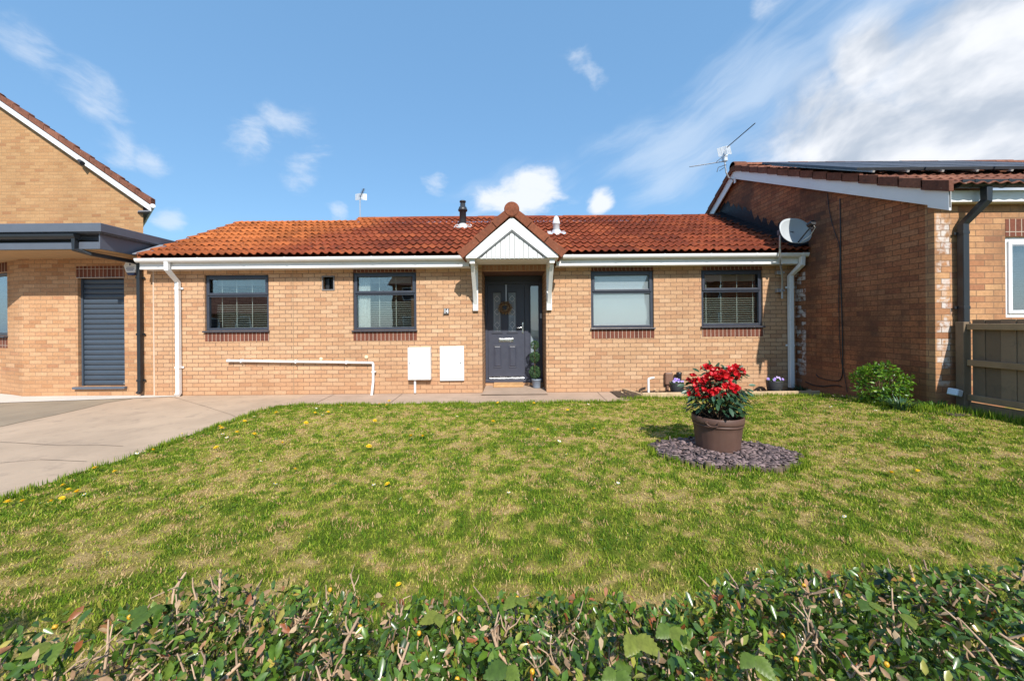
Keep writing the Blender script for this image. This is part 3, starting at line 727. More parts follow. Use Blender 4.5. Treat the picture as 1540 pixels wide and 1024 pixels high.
e = .003; cbox(u0+e, u0+.06, zz0+e, zz1-e, .03, .09, fr); cbox(u1-.06, u1-e, zz0+e, zz1-e, .03, .09, fr); cbox(u0+.06, u1-.06, zz0+e, zz0+.06, .03, .09, fr); cbox(u0+.06, u1-.06, zz1-.06, zz1-e, .03, .09, fr)
cbox(u0-.02, u1+.02, zz0-.035, zz0-.003, -.06, .03, fr)
wf = fr.build('window_frame', GREYM, lh, bevel=.005)
m2 = MB(); cbox(u0+.055, u1-.055, zz0+.055, zz1-.055, .06, .066, m2); m2.build('pane', GLASS, wf)
m2 = MB(); cbox(u0+.05, u0+.5, zz0+.03, zz1-.03, .15, .16, m2); m2.build('curtain', M('pale_curtain', (.62, .66, .7), .8, .1), wf)
m2 = MB(); cbox(u0+.005, u1-.005, zz0-.25, zz0-.04, -.003, .02, m2); cbox(u0+.005, u1-.005, zz1+.003, zz1+.2, -.003, .02, m2); m2.build('brick_course', SOLD, lh)
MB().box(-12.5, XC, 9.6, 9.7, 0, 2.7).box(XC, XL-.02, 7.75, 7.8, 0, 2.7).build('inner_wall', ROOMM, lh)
# shutter door
x0, x1, z0, z1 = shr
mb = MB(); n = 21; ps = (z1-z0-.01)/n; xs0 = x0+.07*0+.035
for i in range(n):
    za = z0+.005+i*ps
    mb.add([(x, YE+dy, za+q) for x in (x0+.035, x1-.002) for dy, q in ((.095, 0), (.080, ps*.12), (.076, ps*.5), (.080, ps*.88), (.095, ps-.004))], [(0, 5, 6, 1), (1, 6, 7, 2), (2, 7, 8, 3), (3, 8, 9, 4)], random.random(), True)
sd = mb.build('shutter_door', SHUT, lh)
MB().box(x0+.002, x0+.034, YE+.055, YE+.108, z0+.002, z1-.002).box(x0+.034, x1-.002, YE+.1, YE+.108, z0+.002, z1-.002).build('shutter_guide', SHUT, sd)
MB().box(x1-.09, x1-.03, YE+.06, YE+.078, z0+.03, z0+.06).build('lock', CHROME, sd)
MB().box(x0-.06, x1+.05, YE-.06, YE-.002, z0-.045, z0-.002).build('door_sill', GREYFL, lh, bevel=.004)
MB().box(x0-.02, x1+.01, YE-.003, YE+.02, z1+.012, z1+.235).build('brick_course', SOLD, lh)
MB().box(x0-.02, x1+.01, YE-.012, YE+.02, z1+.001, z1+.011).build('lintel', M('lintel_steel', (.5, .48, .45), .5), lh)
# flat roof
fx, fy, fb = -7.08, 6.42, 8.6
fl = MB()
fl.box(-14, fx, fy, fb, 2.99, 3.14); fl.box(-14, fx-.02, fy+.03, fb, 2.972, 2.989)
fr_ = fl.build('flat_roof', GREYFL, lh, bevel=.008)
MB().box(-14, fx-.12, fy+.22, fy+.24, 2.88, 2.97).box(fx-.11, fx-.09, fy+.07, fb, 2.705, 2.971).box(-14, fx-.111, fy+.07, fy+.089, 2.705, 2.83).build('eaves_fascia', GREYFL, fr_, bevel=.004)
MB().box(-14, fx-.115, fy+.10, fb, 2.695, 2.711).build('soffit', M('tan_soffit', (.46, .30, .16), .85, .08), fr_)
MB().box(-14, fx-.3, fy+.25, fb, 2.73, 2.97).build('roof_deck', M('deck_dark', (.05, .05, .055), .8), fr_)
gt = gutter('gutter', -14, PX(131, 360, 6.6), fy+.03, 2.95, BLACKP, lh, .06)
xh = PX(127, 360, 6.6); xw = PX(211, 480, 7.26)
pp = sqpipe([(xh, fy+.03, 2.89), (xh, fy+.03, 2.69), (xh+.12, fy+.16, 2.64), (xw-.06, 7.20, 2.60), (xw, 7.245, 2.55), (xw, 7.245, .10), (xw, 7.20, .05)], .065, BLACKP, 'downpipe', lh)
pipe_clips(pp, BLACKP, xw, 7.245, (2.3, 1.2, .3), .068)
MB().prism([(fx+.001, 6.95, 2.70), (fx+.20, 6.95, 2.685), (fx+.20, 7.5, 2.98), (fx+.001, 7.5, 2.98)], (0, 0, .012)).build('lead_flashing', LEAD, fr_)
# tall gable
YG = 9.0
xg = PX(215, 320, YG); ez = PZ(215, 302, YG); k = .705
xl = -17.0; za = ez+(xg+13.2)*0
top = ez+k*(xg+14.0)
mb = MB(); mb.add([(xl, YG, 0), (xg, YG, 0), (xg, YG, ez), (-14.0, YG, top), (xl, YG, top-k*3)], [(0, 1, 2, 3, 4)])
mb.add([(xg, YG, 0), (xg-9.2, 17, 0), (xg-9.2, 17, ez), (xg, YG, ez)], [(0, 1, 2, 3)]); mb.build('gable', BRG, lh)
def vz(x): return ez+k*(xg-x)
V, Fq, T = tile_roof(0, 8.2, (0, 0), (math.hypot(1, 0)*(7.3), k*7.3), pitch=.3, gauge=.36, amp=.012, lift=.05, sub=4)
# slope rises towards -X: map u -> +Y, eave -> x
VV = np.stack([xg+.34-V[:, 1]-1.15*V[:, 0], YG-.12+V[:, 0], ez-.34*k+.20+V[:, 2]], 1)      # the house stands askew: its long side runs back and away
nobj('roof', VV, Fq[:, ::-1], TILEW, lh, T)
rf = MB(); n = 20; a = xg+.34
for i in range(n):
    xa_ = a-i*.36; xb_ = xa_-.38; j = random.uniform(-.006, .006)
    rf.prism([(xa_, YG-.16, vz(xa_)+.09), (xb_, YG-.16, vz(xb_)+.09), (xb_, YG-.16, vz(xb_)+.215+j), (xa_, YG-.16, vz(xa_)+.25+j)], (0, .12, 0))
rf.build('verge_tile', TILEW, lh, bevel=.006)
rb = MB(); x2 = -14.2
rb.prism([(a-.03, YG-.13, vz(a)-.06), (x2, YG-.13, vz(x2)-.06), (x2, YG-.13, vz(x2)+.085), (a-.03, YG-.13, vz(a)+.085)], (0, .025, 0)); rb.build('bargeboard', WHITE, lh, bevel=.004)
MB().prism([(xg+.002, YG-.12, vz(a)-.06), (a-.06, YG-.12, vz(a)-.06), (a-.06-9.2, YG+7.88, vz(a)-.06), (xg+.002-9.2, YG+7.88, vz(a)-.06)], (0, 0, .03)).build('soffit', M('soffit_dark', (.2, .2, .22), .7), lh)
gx_ = a+.03; MB().tube([(gx_, YG-.14, vz(a)+.07), (gx_-9.3, YG+7.95, vz(a)+.07)], .05, 10).build('gutter', WHITE, lh)
# small black lamp on the gable
xs, zs_ = P(128, 247, YG-.05)
sl_ = thing('wall_light', (xs, YG, zs_), 'small black cylinder spotlight fixed high on the tan brick gable', 'wall light')
MB().box(xs-.03, xs+.03, YG-.03, YG-.001, zs_-.03, zs_+.03).tube([(xs-.01, YG-.03, zs_), (xs-.02, YG-.07, zs_+.01)], .012, 8).build('bracket', BLACKP, sl_)
MB().tube([(xs-.07, YG-.10, zs_+.055), (xs+.07, YG-.17, zs_-.035)], .047, 16).build('lamp_head', BLACKP, sl_)
# alarm box
xs, zs_ = P(196, 402, YE-.06)
ab = thing('alarm_box', (xs, YE, zs_), 'white six-sided burglar alarm box beside the grey shutter door', 'alarm box')
hexp = [(-.135, .03), (-.085, .115), (.085, .115), (.135, .03), (.085, -.105), (-.085, -.105)]
MB().prism([(xs+x, YE-.065, zs_+z) for x, z in hexp], (0, .062, 0)).build('cover', WHITE, ab, bevel=.012)
MB().prism([(xs+.085*s, YE-.06, zs_-.107) for s in (-1, 1)]+[(xs+.05, YE-.06, zs_-.15), (xs-.05, YE-.06, zs_-.15)], (0, .055, 0)).build('strobe_lens', M('blue_lens', (.03, .04, .12), .3), ab)
lt = MB(); lt.prism([(xs-.022, YE-.067, zs_+.03), (xs+.025, YE-.067, zs_+.05), (xs-.012, YE-.067, zs_+.08)], (0, .0015, 0))
for z, w in ((-.005, .075), (-.035, .08), (-.06, .06)): lt.box(xs-w, xs+w, YE-.067, YE-.0655, zs_+z-.006, zs_+z+.006)
lt.build('emblem', M('emblem_blue', (.09, .10, .22), .5), ab)

# ================================================================ right neighbour
rh = thing('brick_house', (8.0, 9.0, 0), 'weathered brown brick house with shaded gable wall, white bargeboard and dark gutter', 'house')
XW = 5.535; YW = 4.87; RY, RZ = 9.06, 5.13; SLW = .471; SLB = .62
def wz(y): return RZ-SLW*(RY-y) if y < RY else RZ-SLB*(y-RY)
YB = 13.2
fz = wz(YW)-.16
WR = (PX(1512, 420, YW), PX(1512, 420, YW)+1.35, PZ(1525, 478, YW), PZ(1525, 356, YW))
fnw = lambda u, v, d: (u, YW+d, v)
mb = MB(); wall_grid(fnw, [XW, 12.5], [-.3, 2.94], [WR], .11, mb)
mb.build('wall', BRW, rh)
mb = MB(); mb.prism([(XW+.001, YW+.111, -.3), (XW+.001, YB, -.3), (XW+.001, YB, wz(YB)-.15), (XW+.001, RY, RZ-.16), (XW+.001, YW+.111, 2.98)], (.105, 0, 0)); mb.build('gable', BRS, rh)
MB().box(XW+.11, 12.5, 8.5, 8.6, 0, 3).build('inner_wall', ROOMM, rh)
V, Fq, T = tile_roof(XW-.11, 12.5, (4.60, wz(4.60)-.03), (RY, RZ-.03), pitch=.148, gauge=.33, amp=.02, lift=.035, sub=5)
rr = nobj('roof', V, Fq, TILEW, rh, T)
mb = MB(); mb.prism([(XW-.11, RY, RZ-.01), (XW-.11, YB, wz(YB)), (XW-.11, YB, wz(YB)-.05), (XW-.11, RY, RZ-.06)], (7, 0, 0)); mb.build('rear_slope', TILEW, rh)
ridge_run('ridge_tile', TILEW, rr, XW-.15, 12.5, RY, RZ-.01, .11)
mb = MB(); g = .325; Ls = math.hypot(RY-4.6, SLW*(RY-4.6)); n = int(Ls/g)+1; cy = (RY-4.6)/Ls
for i in range(n):               # verge tiles turned down over the barge, each lapping the one below
    y0 = 4.58+i*g*cy; y1 = min(y0+(g+.03)*cy, RY+.02); j = random.uniform(-.006, .006)
    mb.prism([(XW-.145, y0, wz(y0)-.095+j), (XW-.145, y1, wz(y1)-.115+j), (XW-.145, y1, wz(y1)+.018+j), (XW-.145, y0, wz(y0)+.045+j)], (.06, 0, 0), random.random())
for i in range(11):
    y0 = RY+.05+i*.36; y1 = y0+.38
    mb.prism([(XW-.145, y0, wz(y0)-.10), (XW-.145, y1, wz(y1)-.09), (XW-.145, y1, wz(y1)+.05), (XW-.145, y0, wz(y0)+.02)], (.06, 0, 0), random.random())
mb.build('verge_tile', TILEW, rr, bevel=.006)
MB().lathe((XW-.15, RY, RZ-.02), [(0, 0), (.115, 0), (.12, .02), (.12, .3)], 20, M=Matrix(((0, 0, 1), (0, 1, 0), (-1, 0, 0))), smooth=False).build('ridge_end', tilemat('lichen_ridge', [(.13, .06, .04), (.2, .08, .05)], (.05, .03, .02), moss=.2, lichen=1), rr)
mb = MB(); bd = .235
for (ya, yb_) in ((4.62, RY), (RY, YB)):
    mb.prism([(XW-.10, ya, wz(ya)-.075), (XW-.10, yb_, wz(yb_)-.075), (XW-.10, yb_, wz(yb_)-.075-bd), (XW-.10, ya, wz(ya)-.075-bd)], (.024, 0, 0))
mb.box(XW-.099, XW-.078, RY-.04, RY+.02, wz(RY)-.42, wz(RY)-.31)
mb.prism([(XW-.101, 4.62, wz(4.62)-.076), (XW-.101, 4.86, wz(4.86)-.08), (XW-.101, 4.86, wz(4.86)-.34), (XW-.101, 4.62, wz(4.62)-.34)], (.03, 0, 0))
mb.build('bargeboard', WHITE, rh, bevel=.003)
MB().prism([(XW-.075, 4.7, wz(4.7)-.2), (XW-.075, RY, RZ-.2), (XW-.075, RY, RZ-.215), (XW-.075, 4.7, wz(4.7)-.215)], (.074, 0, 0)).build('verge_soffit', WHITE, rh)
MB().box(XW-.07, 12.5, 4.75, 4.772, 2.845, 2.99).box(XW-.07, 12.5, 4.773, YW-.002, 2.85, 2.862).build('fascia', WHITE, rh, bevel=.003)
g3 = gutter('gutter', PX(1442, 272, 4.64), 12.5, 4.66, 3.075, BLACKP, rh, .062)
gbrackets((PX(1462, 275, 4.64), PX(1512, 275, 4.64)), 4.66, 3.075, BLACKP, g3, .062)
xa, xb = PX(1483, 290, 4.66), PX(1447, 400, 4.81)
dp = sqpipe([(xa, 4.66, 3.0), (xa, 4.66, 2.83), (xb, 4.80, 2.57), (xb, 4.80, .25)], .078, BLACKP, 'downpipe', rh)
pipe_clips(dp, BLACKP, xb, 4.80, (2.46, 1.5))
# white window with a closed blind
x0, x1, z0, z1 = WR; e = .003; y = YW+.03
fr = MB()
for q in ((x0+e, x0+.085, z0+e, z1-e), (x1-.085, x1-e, z0+e, z1-e), (x0+.085, x1-.085, z0+e, z0+.08), (x0+.085, x1-.085, z1-.08, z1-e)): fr.box(q[0], q[1], y, y+.06, q[2], q[3])
for q in ((x0+.06, x0+.11, z0+.055, z1-.055), (x0+.11, x1-.085, z0+.055, z0+.1), (x0+.11, x1-.085, z1-.1, z1-.055)): fr.box(q[0], q[1], y-.02, y-.001, q[2], q[3])
wf = fr.build('window_frame', WHITE, rh, bevel=.006)
MB().box(x0+.08, x1-.08, y+.03, y+.036, z0+.07, z1-.07).build('pane', glassmat('plain_glass', refl=.06), wf)
mb = MB(); rot = Matrix.Rotation(R(-55), 3, 'X')
for i in range(int((z1-z0-.16)/.033)): mb.rbox(((x0+x1)/2, y+.1, z0+.09+i*.033), (x1-x0-.15, .04, .003), rot, .5)
mb.build('blind', M('grey_slat', (.24, .26, .28), .5), wf)
MB().box(x0+.002, x1-.002, YW-.003, YW+.02, z1+.006, z1+.23).build('brick_course', SOLD, rh)
# bitumen-painted flashing where the bungalow roof meets the gable wall
mb = MB(); n = 90; V = []; Q = []
for i in range(n+1):
    yy = 6.93+(9.85-6.93)*i/n; zr = roofz(yy)
    hh = .30+.05*math.sin(i*.9)+random.uniform(-.045, .045)+(.08 if i < 12 else 0)+.10*(i/n > .55)
    V += [(XW-.006, yy, zr-.02), (XW-.006, yy, min(zr+hh, wz(yy)-.33))]
mb.add(V, [(2*i, 2*i+2, 2*i+3, 2*i+1) for i in range(n)])
V = []
for i in range(n+1):
    yy = 6.95+(9.8-6.95)*i/n; zr = roofz(yy)
    V += [(XW-.008, yy, zr+.12), (XW-.20-.03*math.sin(i*1.3)-random.uniform(0, .02), yy, zr+.055+.012*math.sin(i*2.1))]
mb.add(V, [(2*i, 2*i+1, 2*i+3, 2*i+2) for i in range(n)], smooth=True)
mb.build('flashing', BITU, rh)
# solar panels on the front slope
def slope_pt(x, y, h):
    h -= .045
    nn = math.hypot(1, SLW); return Vector((x, y-SLW/nn*h, wz(y)+h/nn))
x = PX(1152, 250, 7.7)+.02
pan_lab = ['black solar panel at the gable end of the brown tiled roof', 'black solar panel second from the gable end on the brown tiled roof', 'black solar panel third from the gable end on the brown tiled roof', 'black solar panel farthest from the gable end on the brown tiled roof']
for i in range(4):
    x0 = x+i*1.06; x1 = x0+1.03; ya, yb_ = 5.75, 7.9
    t = thing('solar_panel', tuple(slope_pt((x0+x1)/2, 6.8, .1)), pan_lab[i], 'solar panel', 'solar panels on the brown tiled roof')
    def sb(a, b, c, d, h0, h1, m): m.add([slope_pt(u, v, h) for u in (a, b) for v in (c, d) for h in (h0, h1)], [(0, 1, 3, 2), (4, 6, 7, 5), (0, 4, 5, 1), (2, 3, 7, 6), (0, 2, 6, 4), (1, 5, 7, 3)], .5)
    m = MB(); sb(x0+.03, x1-.03, ya+.03, yb_-.03, .145, .166, m); m.build('glass', PVPAN, t)
    m = MB(); sb(x0, x1, ya, ya+.03, .13, .17, m); sb(x0, x1, yb_-.03, yb_, .13, .17, m); sb(x0, x0+.03, ya+.03, yb_-.03, .13, .17, m); sb(x1-.03, x1, ya+.03, yb_-.03, .13, .17, m); m.build('frame', M('panel_frame', (.06, .07, .085), .35, metal=.3), t)
    for c in (x0+.25, x1-.25):
        m = MB(); sb(c-.018, c+.018, ya-.025, yb_+.02, .10, .128, m); m.build('mounting_rail', M('alu_rail', (.6, .6, .58), .4, metal=.5), t)
# ================================================================ houses across the road (they show in the window panes)
def opposite(x0, x1, y0, y1, ez, rz, label, wall, roofm):
    t = thing('street_house', ((x0+x1)/2, (y0+y1)/2, 0), label, 'house', 'houses across the road reflected in the panes')
    MB().box(x0, x1, y0, y1, -.1, ez).build('wall', wall, t)
    ym = (y0+y1)/2
    MB().prism([(x0-.3, y0-.4, ez-.05), (x0-.3, y1+.4, ez-.05), (x0-.3, ym, rz)], (x1-x0+.6, 0, 0)).build('roof', roofm, t)
    for i in range(int((x1-x0)/3)):
        for z in ((1.0, 3.6) if ez > 4 else (1.0,)):
            xx = x0+1+i*3; w = MB().box(xx, xx+1.3, y1-.02, y1+.03, z, z+1.15).build('window', WHITE, t)
            MB().box(xx+.08, xx+1.22, y1+.031, y1+.036, z+.08, z+1.07).build('pane', PVPAN, w)
opposite(-11.0, 1.5, -27, -19.5, 5.0, 7.6, 'dark two-storey brick house across the road seen only as a reflection in the panes', BRS, TILEW)
opposite(15.0, 28, -27, -19.5, 5.0, 7.6, 'second brick house across the road reflected beside the blue sky in the end window', BRS, TILEW)
opposite(-33, -19.0, -28, -20.5, 2.6, 4.6, 'low brick bungalow across the road reflected in the pane nearest the white swan-neck pipe', BRS, TILEW)
# ================================================================ ground
def sheet(name, poly, z, mat, kind='structure', label=None):
    me = MB(); me.add([(x, y, z) for x, y in poly], [list(range(len(poly)))], .5)
    return tag(me.build(name, mat), label, kind=kind)
big = M('rough_ground', (.10, .12, .05), .95, .3, .6, bump=.4, bscale=20)
sheet('ground', [(-90, -60), (90, -60), (90, 120), (-90, 120)], -.09, big)
XE = -3.98                      # lawn edge along the drive
PY0 = 6.31
mb = MB(); mb.add([(-14, -3, -.008), (XE, -3, -.008), (XE, PY0+.02, -.008), (XE, 8.2, -.008), (-14, 8.2, -.008)], [(0, 1, 2, 3, 4)]); tag(mb.build('driveway', CONC), kind='structure')
def gp(pl, z=0): return [G(a, b, z) for a, b in pl]
sheet('old_paving', gp([(-260, 640), (-60, 648), (0, 641), (40, 632), (80, 624), (125, 614), (160, 605), (200, 599), (90, 603), (0, 606), (-200, 612)]), -.003, CONCD)
sheet('apron', gp([(-300, 616), (-60, 608), (30, 604.5), (120, 601.5), (200, 598.5), (262, 596)])+[(PX(276, 594, 7.3), YF+.05), (XC-.02, YE+.05), (-13, 8.4)], .001, CONCL)
PXE = 2.0
mb = MB(); mb.add([(XE+.004, PY0, -.004), (G(930, 601)[0], PY0+.08, -.004), (G(965, 597)[0]-.02, 6.62, -.004), (G(935, 589)[0], 7.0, -.004), (G(935, 589)[0], YD+.1, -.004), (XE+.004, YD+.1, -.004)], [(0, 1, 2, 3, 4, 5)])
for x0, x1 in (): pass
tag(mb.build('path', CONCP), kind='structure')
mb = MB()                       # joints between the path slabs
for px in (497, 600, 905, 935):
    x, y = G(px, 597); mb.prism([(x-.006, PY0+.03, -.002), (x+.006, PY0+.03, -.002), (x+.006+(x*.02), YF-.02, -.002), (x-.006+(x*.02), YF-.02, -.002)], (0, 0, .0005))
tag(mb.build('path_joint', M('joint_dark', (.13, .09, .065), .95)), kind='structure')
sheet('threshold', [(PX(724, 590, 7.2), 7.02), (PX(823, 590, 7.2), 7.02), (DX1-.005, YF+.02), (DX1-.005, YD-.04), (DX0+.005, YD-.04), (DX0+.005, YF+.02)], .012, CONCP)
CRK = M('crack_dark', (.17, .125, .09), .95)
for seg in ([(-120, 655), (-40, 662), (25, 665), (90, 669), (150, 668.5), (185, 670)], [(262, 597), (300, 608), (345, 622), (372, 634)], [(0, 695), (60, 690), (130, 693)]):
    q = [G(*k) for k in seg]; mb = MB()
    for a_, b_ in zip(q, q[1:]): mb.add([(a_[0], a_[1]-.004, -.0035), (b_[0], b_[1]-.003, -.0035), (b_[0], b_[1]+.003, -.0035), (a_[0], a_[1]+.004, -.0035)], [(0, 1, 2, 3)])
    tag(mb.build('crack', CRK), kind='structure')
# planting bed soil along the walls
nx, ny = 60, 40
X, Y = np.meshgrid(np.linspace(1.9, XW, nx), np.linspace(4.4, YF, ny), indexing='ij')
Z = gz(X, Y)+.004+.035*fbm(X, Y, 9)-.012
V = np.stack([X, Y, Z], 2).reshape(-1, 3)
idx = lambda i, j: i*ny+j
Q = np.array([(idx(i, j), idx(i+1, j), idx(i+1, j+1), idx(i, j+1)) for i in range(nx-1) for j in range(ny-1)])
cen = V[Q].mean(1); keep = (cen[:, 1] > 6.66) | (cen[:, 0] > 4.95+.25*ss(cen[:, 1], 5.6, 4.5))
tag(nobj('soil', V, Q[keep], SOIL, smooth=True), kind='structure')
def bedrim(a): 
    r = 1.0+.06*np.sin(2*a+.4)+.03*np.sin(5*a)+.035*np.sin(9*a+1)
    ux_ = .66*r*np.sign(np.cos(a))*np.abs(np.cos(a))**.9
    return 2.13+ux_, 3.78+.44*r*np.sign(np.sin(a))*np.abs(np.sin(a))**1.2-.16*ux_
# lawn -------------------------------------------------------
ED = [(XE, -.5), (XE-.03, 2.9), (XE+.02, 4.4), (XE, 5.9), (XE+.12, 6.22), (XE+.35, PY0)]
def xleft(y): return np.interp(y, [p[1] for p in ED], [p[0] for p in ED])
def ytop(x): return np.where(x < G(930, 601)[0], PY0, np.where(x < 2.0, 6.45, 6.66-.02))+0*x
def inlawn(x, y):
    r = (x > xleft(y)) & (y < ytop(x)+.01)
    bed = (x > 4.98+.22*ss(y, 5.6, 4.4)+.08*np.sin(y*5)) & (y > 3.6)
    return r & ~(bed & (y > 4.55)) & (x < 5.75) & ~(((x-2.13)/.70)**2+((y-3.78+.16*(x-2.13))/.45)**2 < .86)
def patch(x, y):
    """0 lush .. 1 straw"""
    a = fbm(x, y, 1.6, 3); b = fbm(x+9, y-4, 4.5, 3); c = fbm(x-5, y+8, .5, 2); d = fbm(x+3, y+2, 13, 2)
    g_ = vnoise(x*1.0+.35*(a-.5)*9, y*1.9, 1.1)       # irregular worn streaks
    p = .40+(a-.5)*.5+(b-.5)*.85+(c-.5)*.2+(d-.5)*1.45+(g_-.5)*.32
    edge = np.minimum(np.minimum(x-xleft(y), ytop(x)-y), 3)
    p = p-.42*np.exp(-np.clip(edge, 0, 9)/.14)-.12*np.exp(-np.clip(edge, 0, 9)/.6)
    p = p+.16*np.exp(-((x-.0)/1.6)**2-((y-2.2)/.9)**2)*0+.10*ss(x, 1.2, 3.2)*ss(y, 5.5, 2.5)
    return np.clip(p, 0, .86)
nx, ny = 380, 300
X, Y = np.meshgrid(np.linspace(XE-.06, 9, nx), np.linspace(-2, 6.68, ny), indexing='ij')
Z = gz(X, Y)-.006+.03*(fbm(X, Y, 2.2, 3)-.5)+.034*(fbm(X, Y, 13, 2)-.5)
V = np.stack([X, Y, Z], 2).reshape(-1, 3)
Q = np.array([(i*ny+j, (i+1)*ny+j, (i+1)*ny+j+1, i*ny+j+1) for i in range(nx-1) for j in range(ny-1)])
cen = V[Q].mean(1); keep = (cen[:, 0] > xleft(cen[:, 1])-.03) & (cen[:, 1] < ytop(cen[:, 0])+.02)
lw_ = nobj('lawn', V, Q[keep], LAWN, smooth=True); tag(lw_, kind='structure')
a = lw_.data.attributes.new('patch', 'FLOAT', 'POINT'); a.data.foreach_set('value', patch(V[:, 0], V[:, 1]).astype(np.float32))
def lawnz(x, y): return gz(x, y)-.006+.03*(fbm(x, y, 2.2, 3)-.5)+.034*(fbm(x, y, 13, 2)-.5)
# blades: denser near the camera
def blades(N, y0, y1, h0, h1, w, flat):
    y = rng.uniform(y0, y1, N*2); x = rng.uniform(-4.2, 6.2, N*2)
    ok = inlawn(x, y) & (np.abs(x) < y*1.5+1.2); x = x[ok][:N]; y = y[ok][:N]; n = len(x)
    p = patch(x, y)
    e = fbm(x-7, y+5, 34, 2); p = np.clip(p+(e-.5)*.9, 0, 1); keep = rng.random(n) > (p-.7)*.35; x = x[keep]; y = y[keep]; p = p[keep]; n = len(x)
    tone = np.clip(.14+.52*p+rng.normal(0, .13, n)+.3*(rng.random(n) < .10)*(p > .15), 0, .97)
    rd = (fbm(x*1.0+2, y*1.3-3, 7.5, 2) > .635) & (rng.random(n) < .55); tone = np.where(rd, rng.uniform(.84, 1.0, n), tone)
    h = rng.uniform(h0, h1, n)*(1.15-.45*p)*(.75+.5*fbm(x, y, 5, 2))
    ang = rng.uniform(0, 2*np.pi, n); lean = rng.uniform(.15, 1.0, n)*flat+.35*(p > .55)
    up = np.stack([np.cos(ang)*lean, np.sin(ang)*lean, np.ones(n)*(1.0)], 1); up /= np.linalg.norm(up, axis=1, keepdims=True)
    a2 = ang+np.pi/2+rng.normal(0, .5, n); side = np.stack([np.cos(a2), np.sin(a2), 0*a2], 1)
    nrm = np.cross(up, side)
    tv = [(0, -.5, 0), (0, .5, 0), (.55, -.42, .06), (.55, .42, .06), (1, 0, .26)]
    tf = [(0, 1, 3), (0, 3, 2), (2, 3, 4)]
    sc = np.stack([h, w*rng.uniform(.7, 1.4, n), h], 1)
    V, Fq = scatter(tv, tf, np.stack([x, y, lawnz(x, y)-.004], 1), up, nrm, sc)
    return V, Fq, np.repeat(tone, 3)
parts = [blades(95000, 1.15, 2.6, .012, .036, .0045, 1.7), blades(110000, 2.6, 4.2, .012, .034, .0060, 1.7), blades(100000, 4.2, 6.68, .012, .034, .0078, 1.5)]
# taller ragged fringe along every lawn edge and round the slate bed
def fringe(pts, N, spread, h0, h1):
    pts = np.array(pts); d = np.r_[0, np.cumsum(np.linalg.norm(np.diff(pts, axis=0), axis=1))]
    s = rng.uniform(0, d[-1], N); x = np.interp(s, d, pts[:, 0]); y = np.interp(s, d, pts[:, 1])
    cl = fbm(x*3, y*3, 2.5, 2); k = rng.random(N) < np.clip((cl-.25)*2.2, .15, 1); x = x[k]; y = y[k]; n = len(x)
    x = x+rng.normal(0, spread, n); y = y+rng.normal(0, spread, n)
    ang = rng.uniform(0, 2*np.pi, n); lean = rng.uniform(.1, .8, n)
    up = np.stack([np.cos(ang)*lean, np.sin(ang)*lean, np.ones(n)], 1); up /= np.linalg.norm(up, axis=1, keepdims=True)
    side = np.stack([-np.sin(ang), np.cos(ang), 0*ang], 1)
    h = rng.uniform(h0, h1, n)
    V, Fq = scatter([(0, -.5, 0), (0, .5, 0), (.55, -.42, .06), (.55, .42, .06), (1, 0, .26)], [(0, 1, 3), (0, 3, 2), (2, 3, 4)], np.stack([x, y, lawnz(x, y)-.004], 1), up, np.cross(up, side), np.stack([h, .006*rng.uniform(.7, 1.5, n), h], 1))
    return V, Fq, np.repeat(np.clip(rng.normal(.20, .14, n), 0, 1), 3)
parts.append(fringe([(XE, 1.0), (XE, 2.9), (XE+.03, 4.4), (XE+.02, 5.9), (XE+.14, 6.2), (XE+.37, 6.27), (0, 6.27), (1.9, 6.36)], 9000, .025, .03, .075))
parts.append(fringe([(1.95, 6.55), (4.9, 6.6), (5.0, 5.6), (4.95, 5.0), (5.2, 4.5)], 6000, .04, .03, .09))
th = np.linspace(0, 2*np.pi, 60)
parts.append(fringe(np.stack([2.13+(bedrim(th)[0]-2.13)*1.07, 3.78+(bedrim(th)[1]-3.78)*1.07], 1), 4600, .025, .03, .08))
parts.append(fringe([(5.1, 4.95), (5.1, 4.7), (5.55, 4.6), (5.62, 4.2), (5.66, 3.2)], 3500, .06, .04, .12))
b = 0; VV = []; FF = []; TT = []
for v, f, t in parts: VV.append(v); FF.append(f+b); TT.append(t); b += len(v)
tag(nobj('grass', np.concatenate(VV), np.concatenate(FF), GRASSM, tone=np.concatenate(TT)), kind='stuff')
# broad-leaved weeds and clover pressed into the turf
N = 9000; y = rng.uniform(1.3, 6.2, N); x = rng.uniform(-4, 5, N); p = patch(x, y); k = inlawn(x, y) & (rng.random(N) < np.clip(.75-1.3*p, .04, 1)) & (fbm(x, y, 1.9, 2) > .45); x = x[k]; y = y[k]; n = len(x)
Zd = rdir(n, 2.6); Xd = rdir(n)
V, Fq = scatter(LEAF_V, LEAF_F, np.stack([x, y, lawnz(x, y)+.012], 1), Xd*np.array([1, 1, .25]), Zd, rng.uniform(.014, .034, n)*np.clip(y/3, .8, 1.3))
tag(nobj('weeds', V, Fq, leafmat('weed_leaf', [(.06, .12, .018), (.10, .17, .025), (.14, .21, .04)], .5, .2), tone=np.repeat(rng.random(n), 8)), kind='stuff')
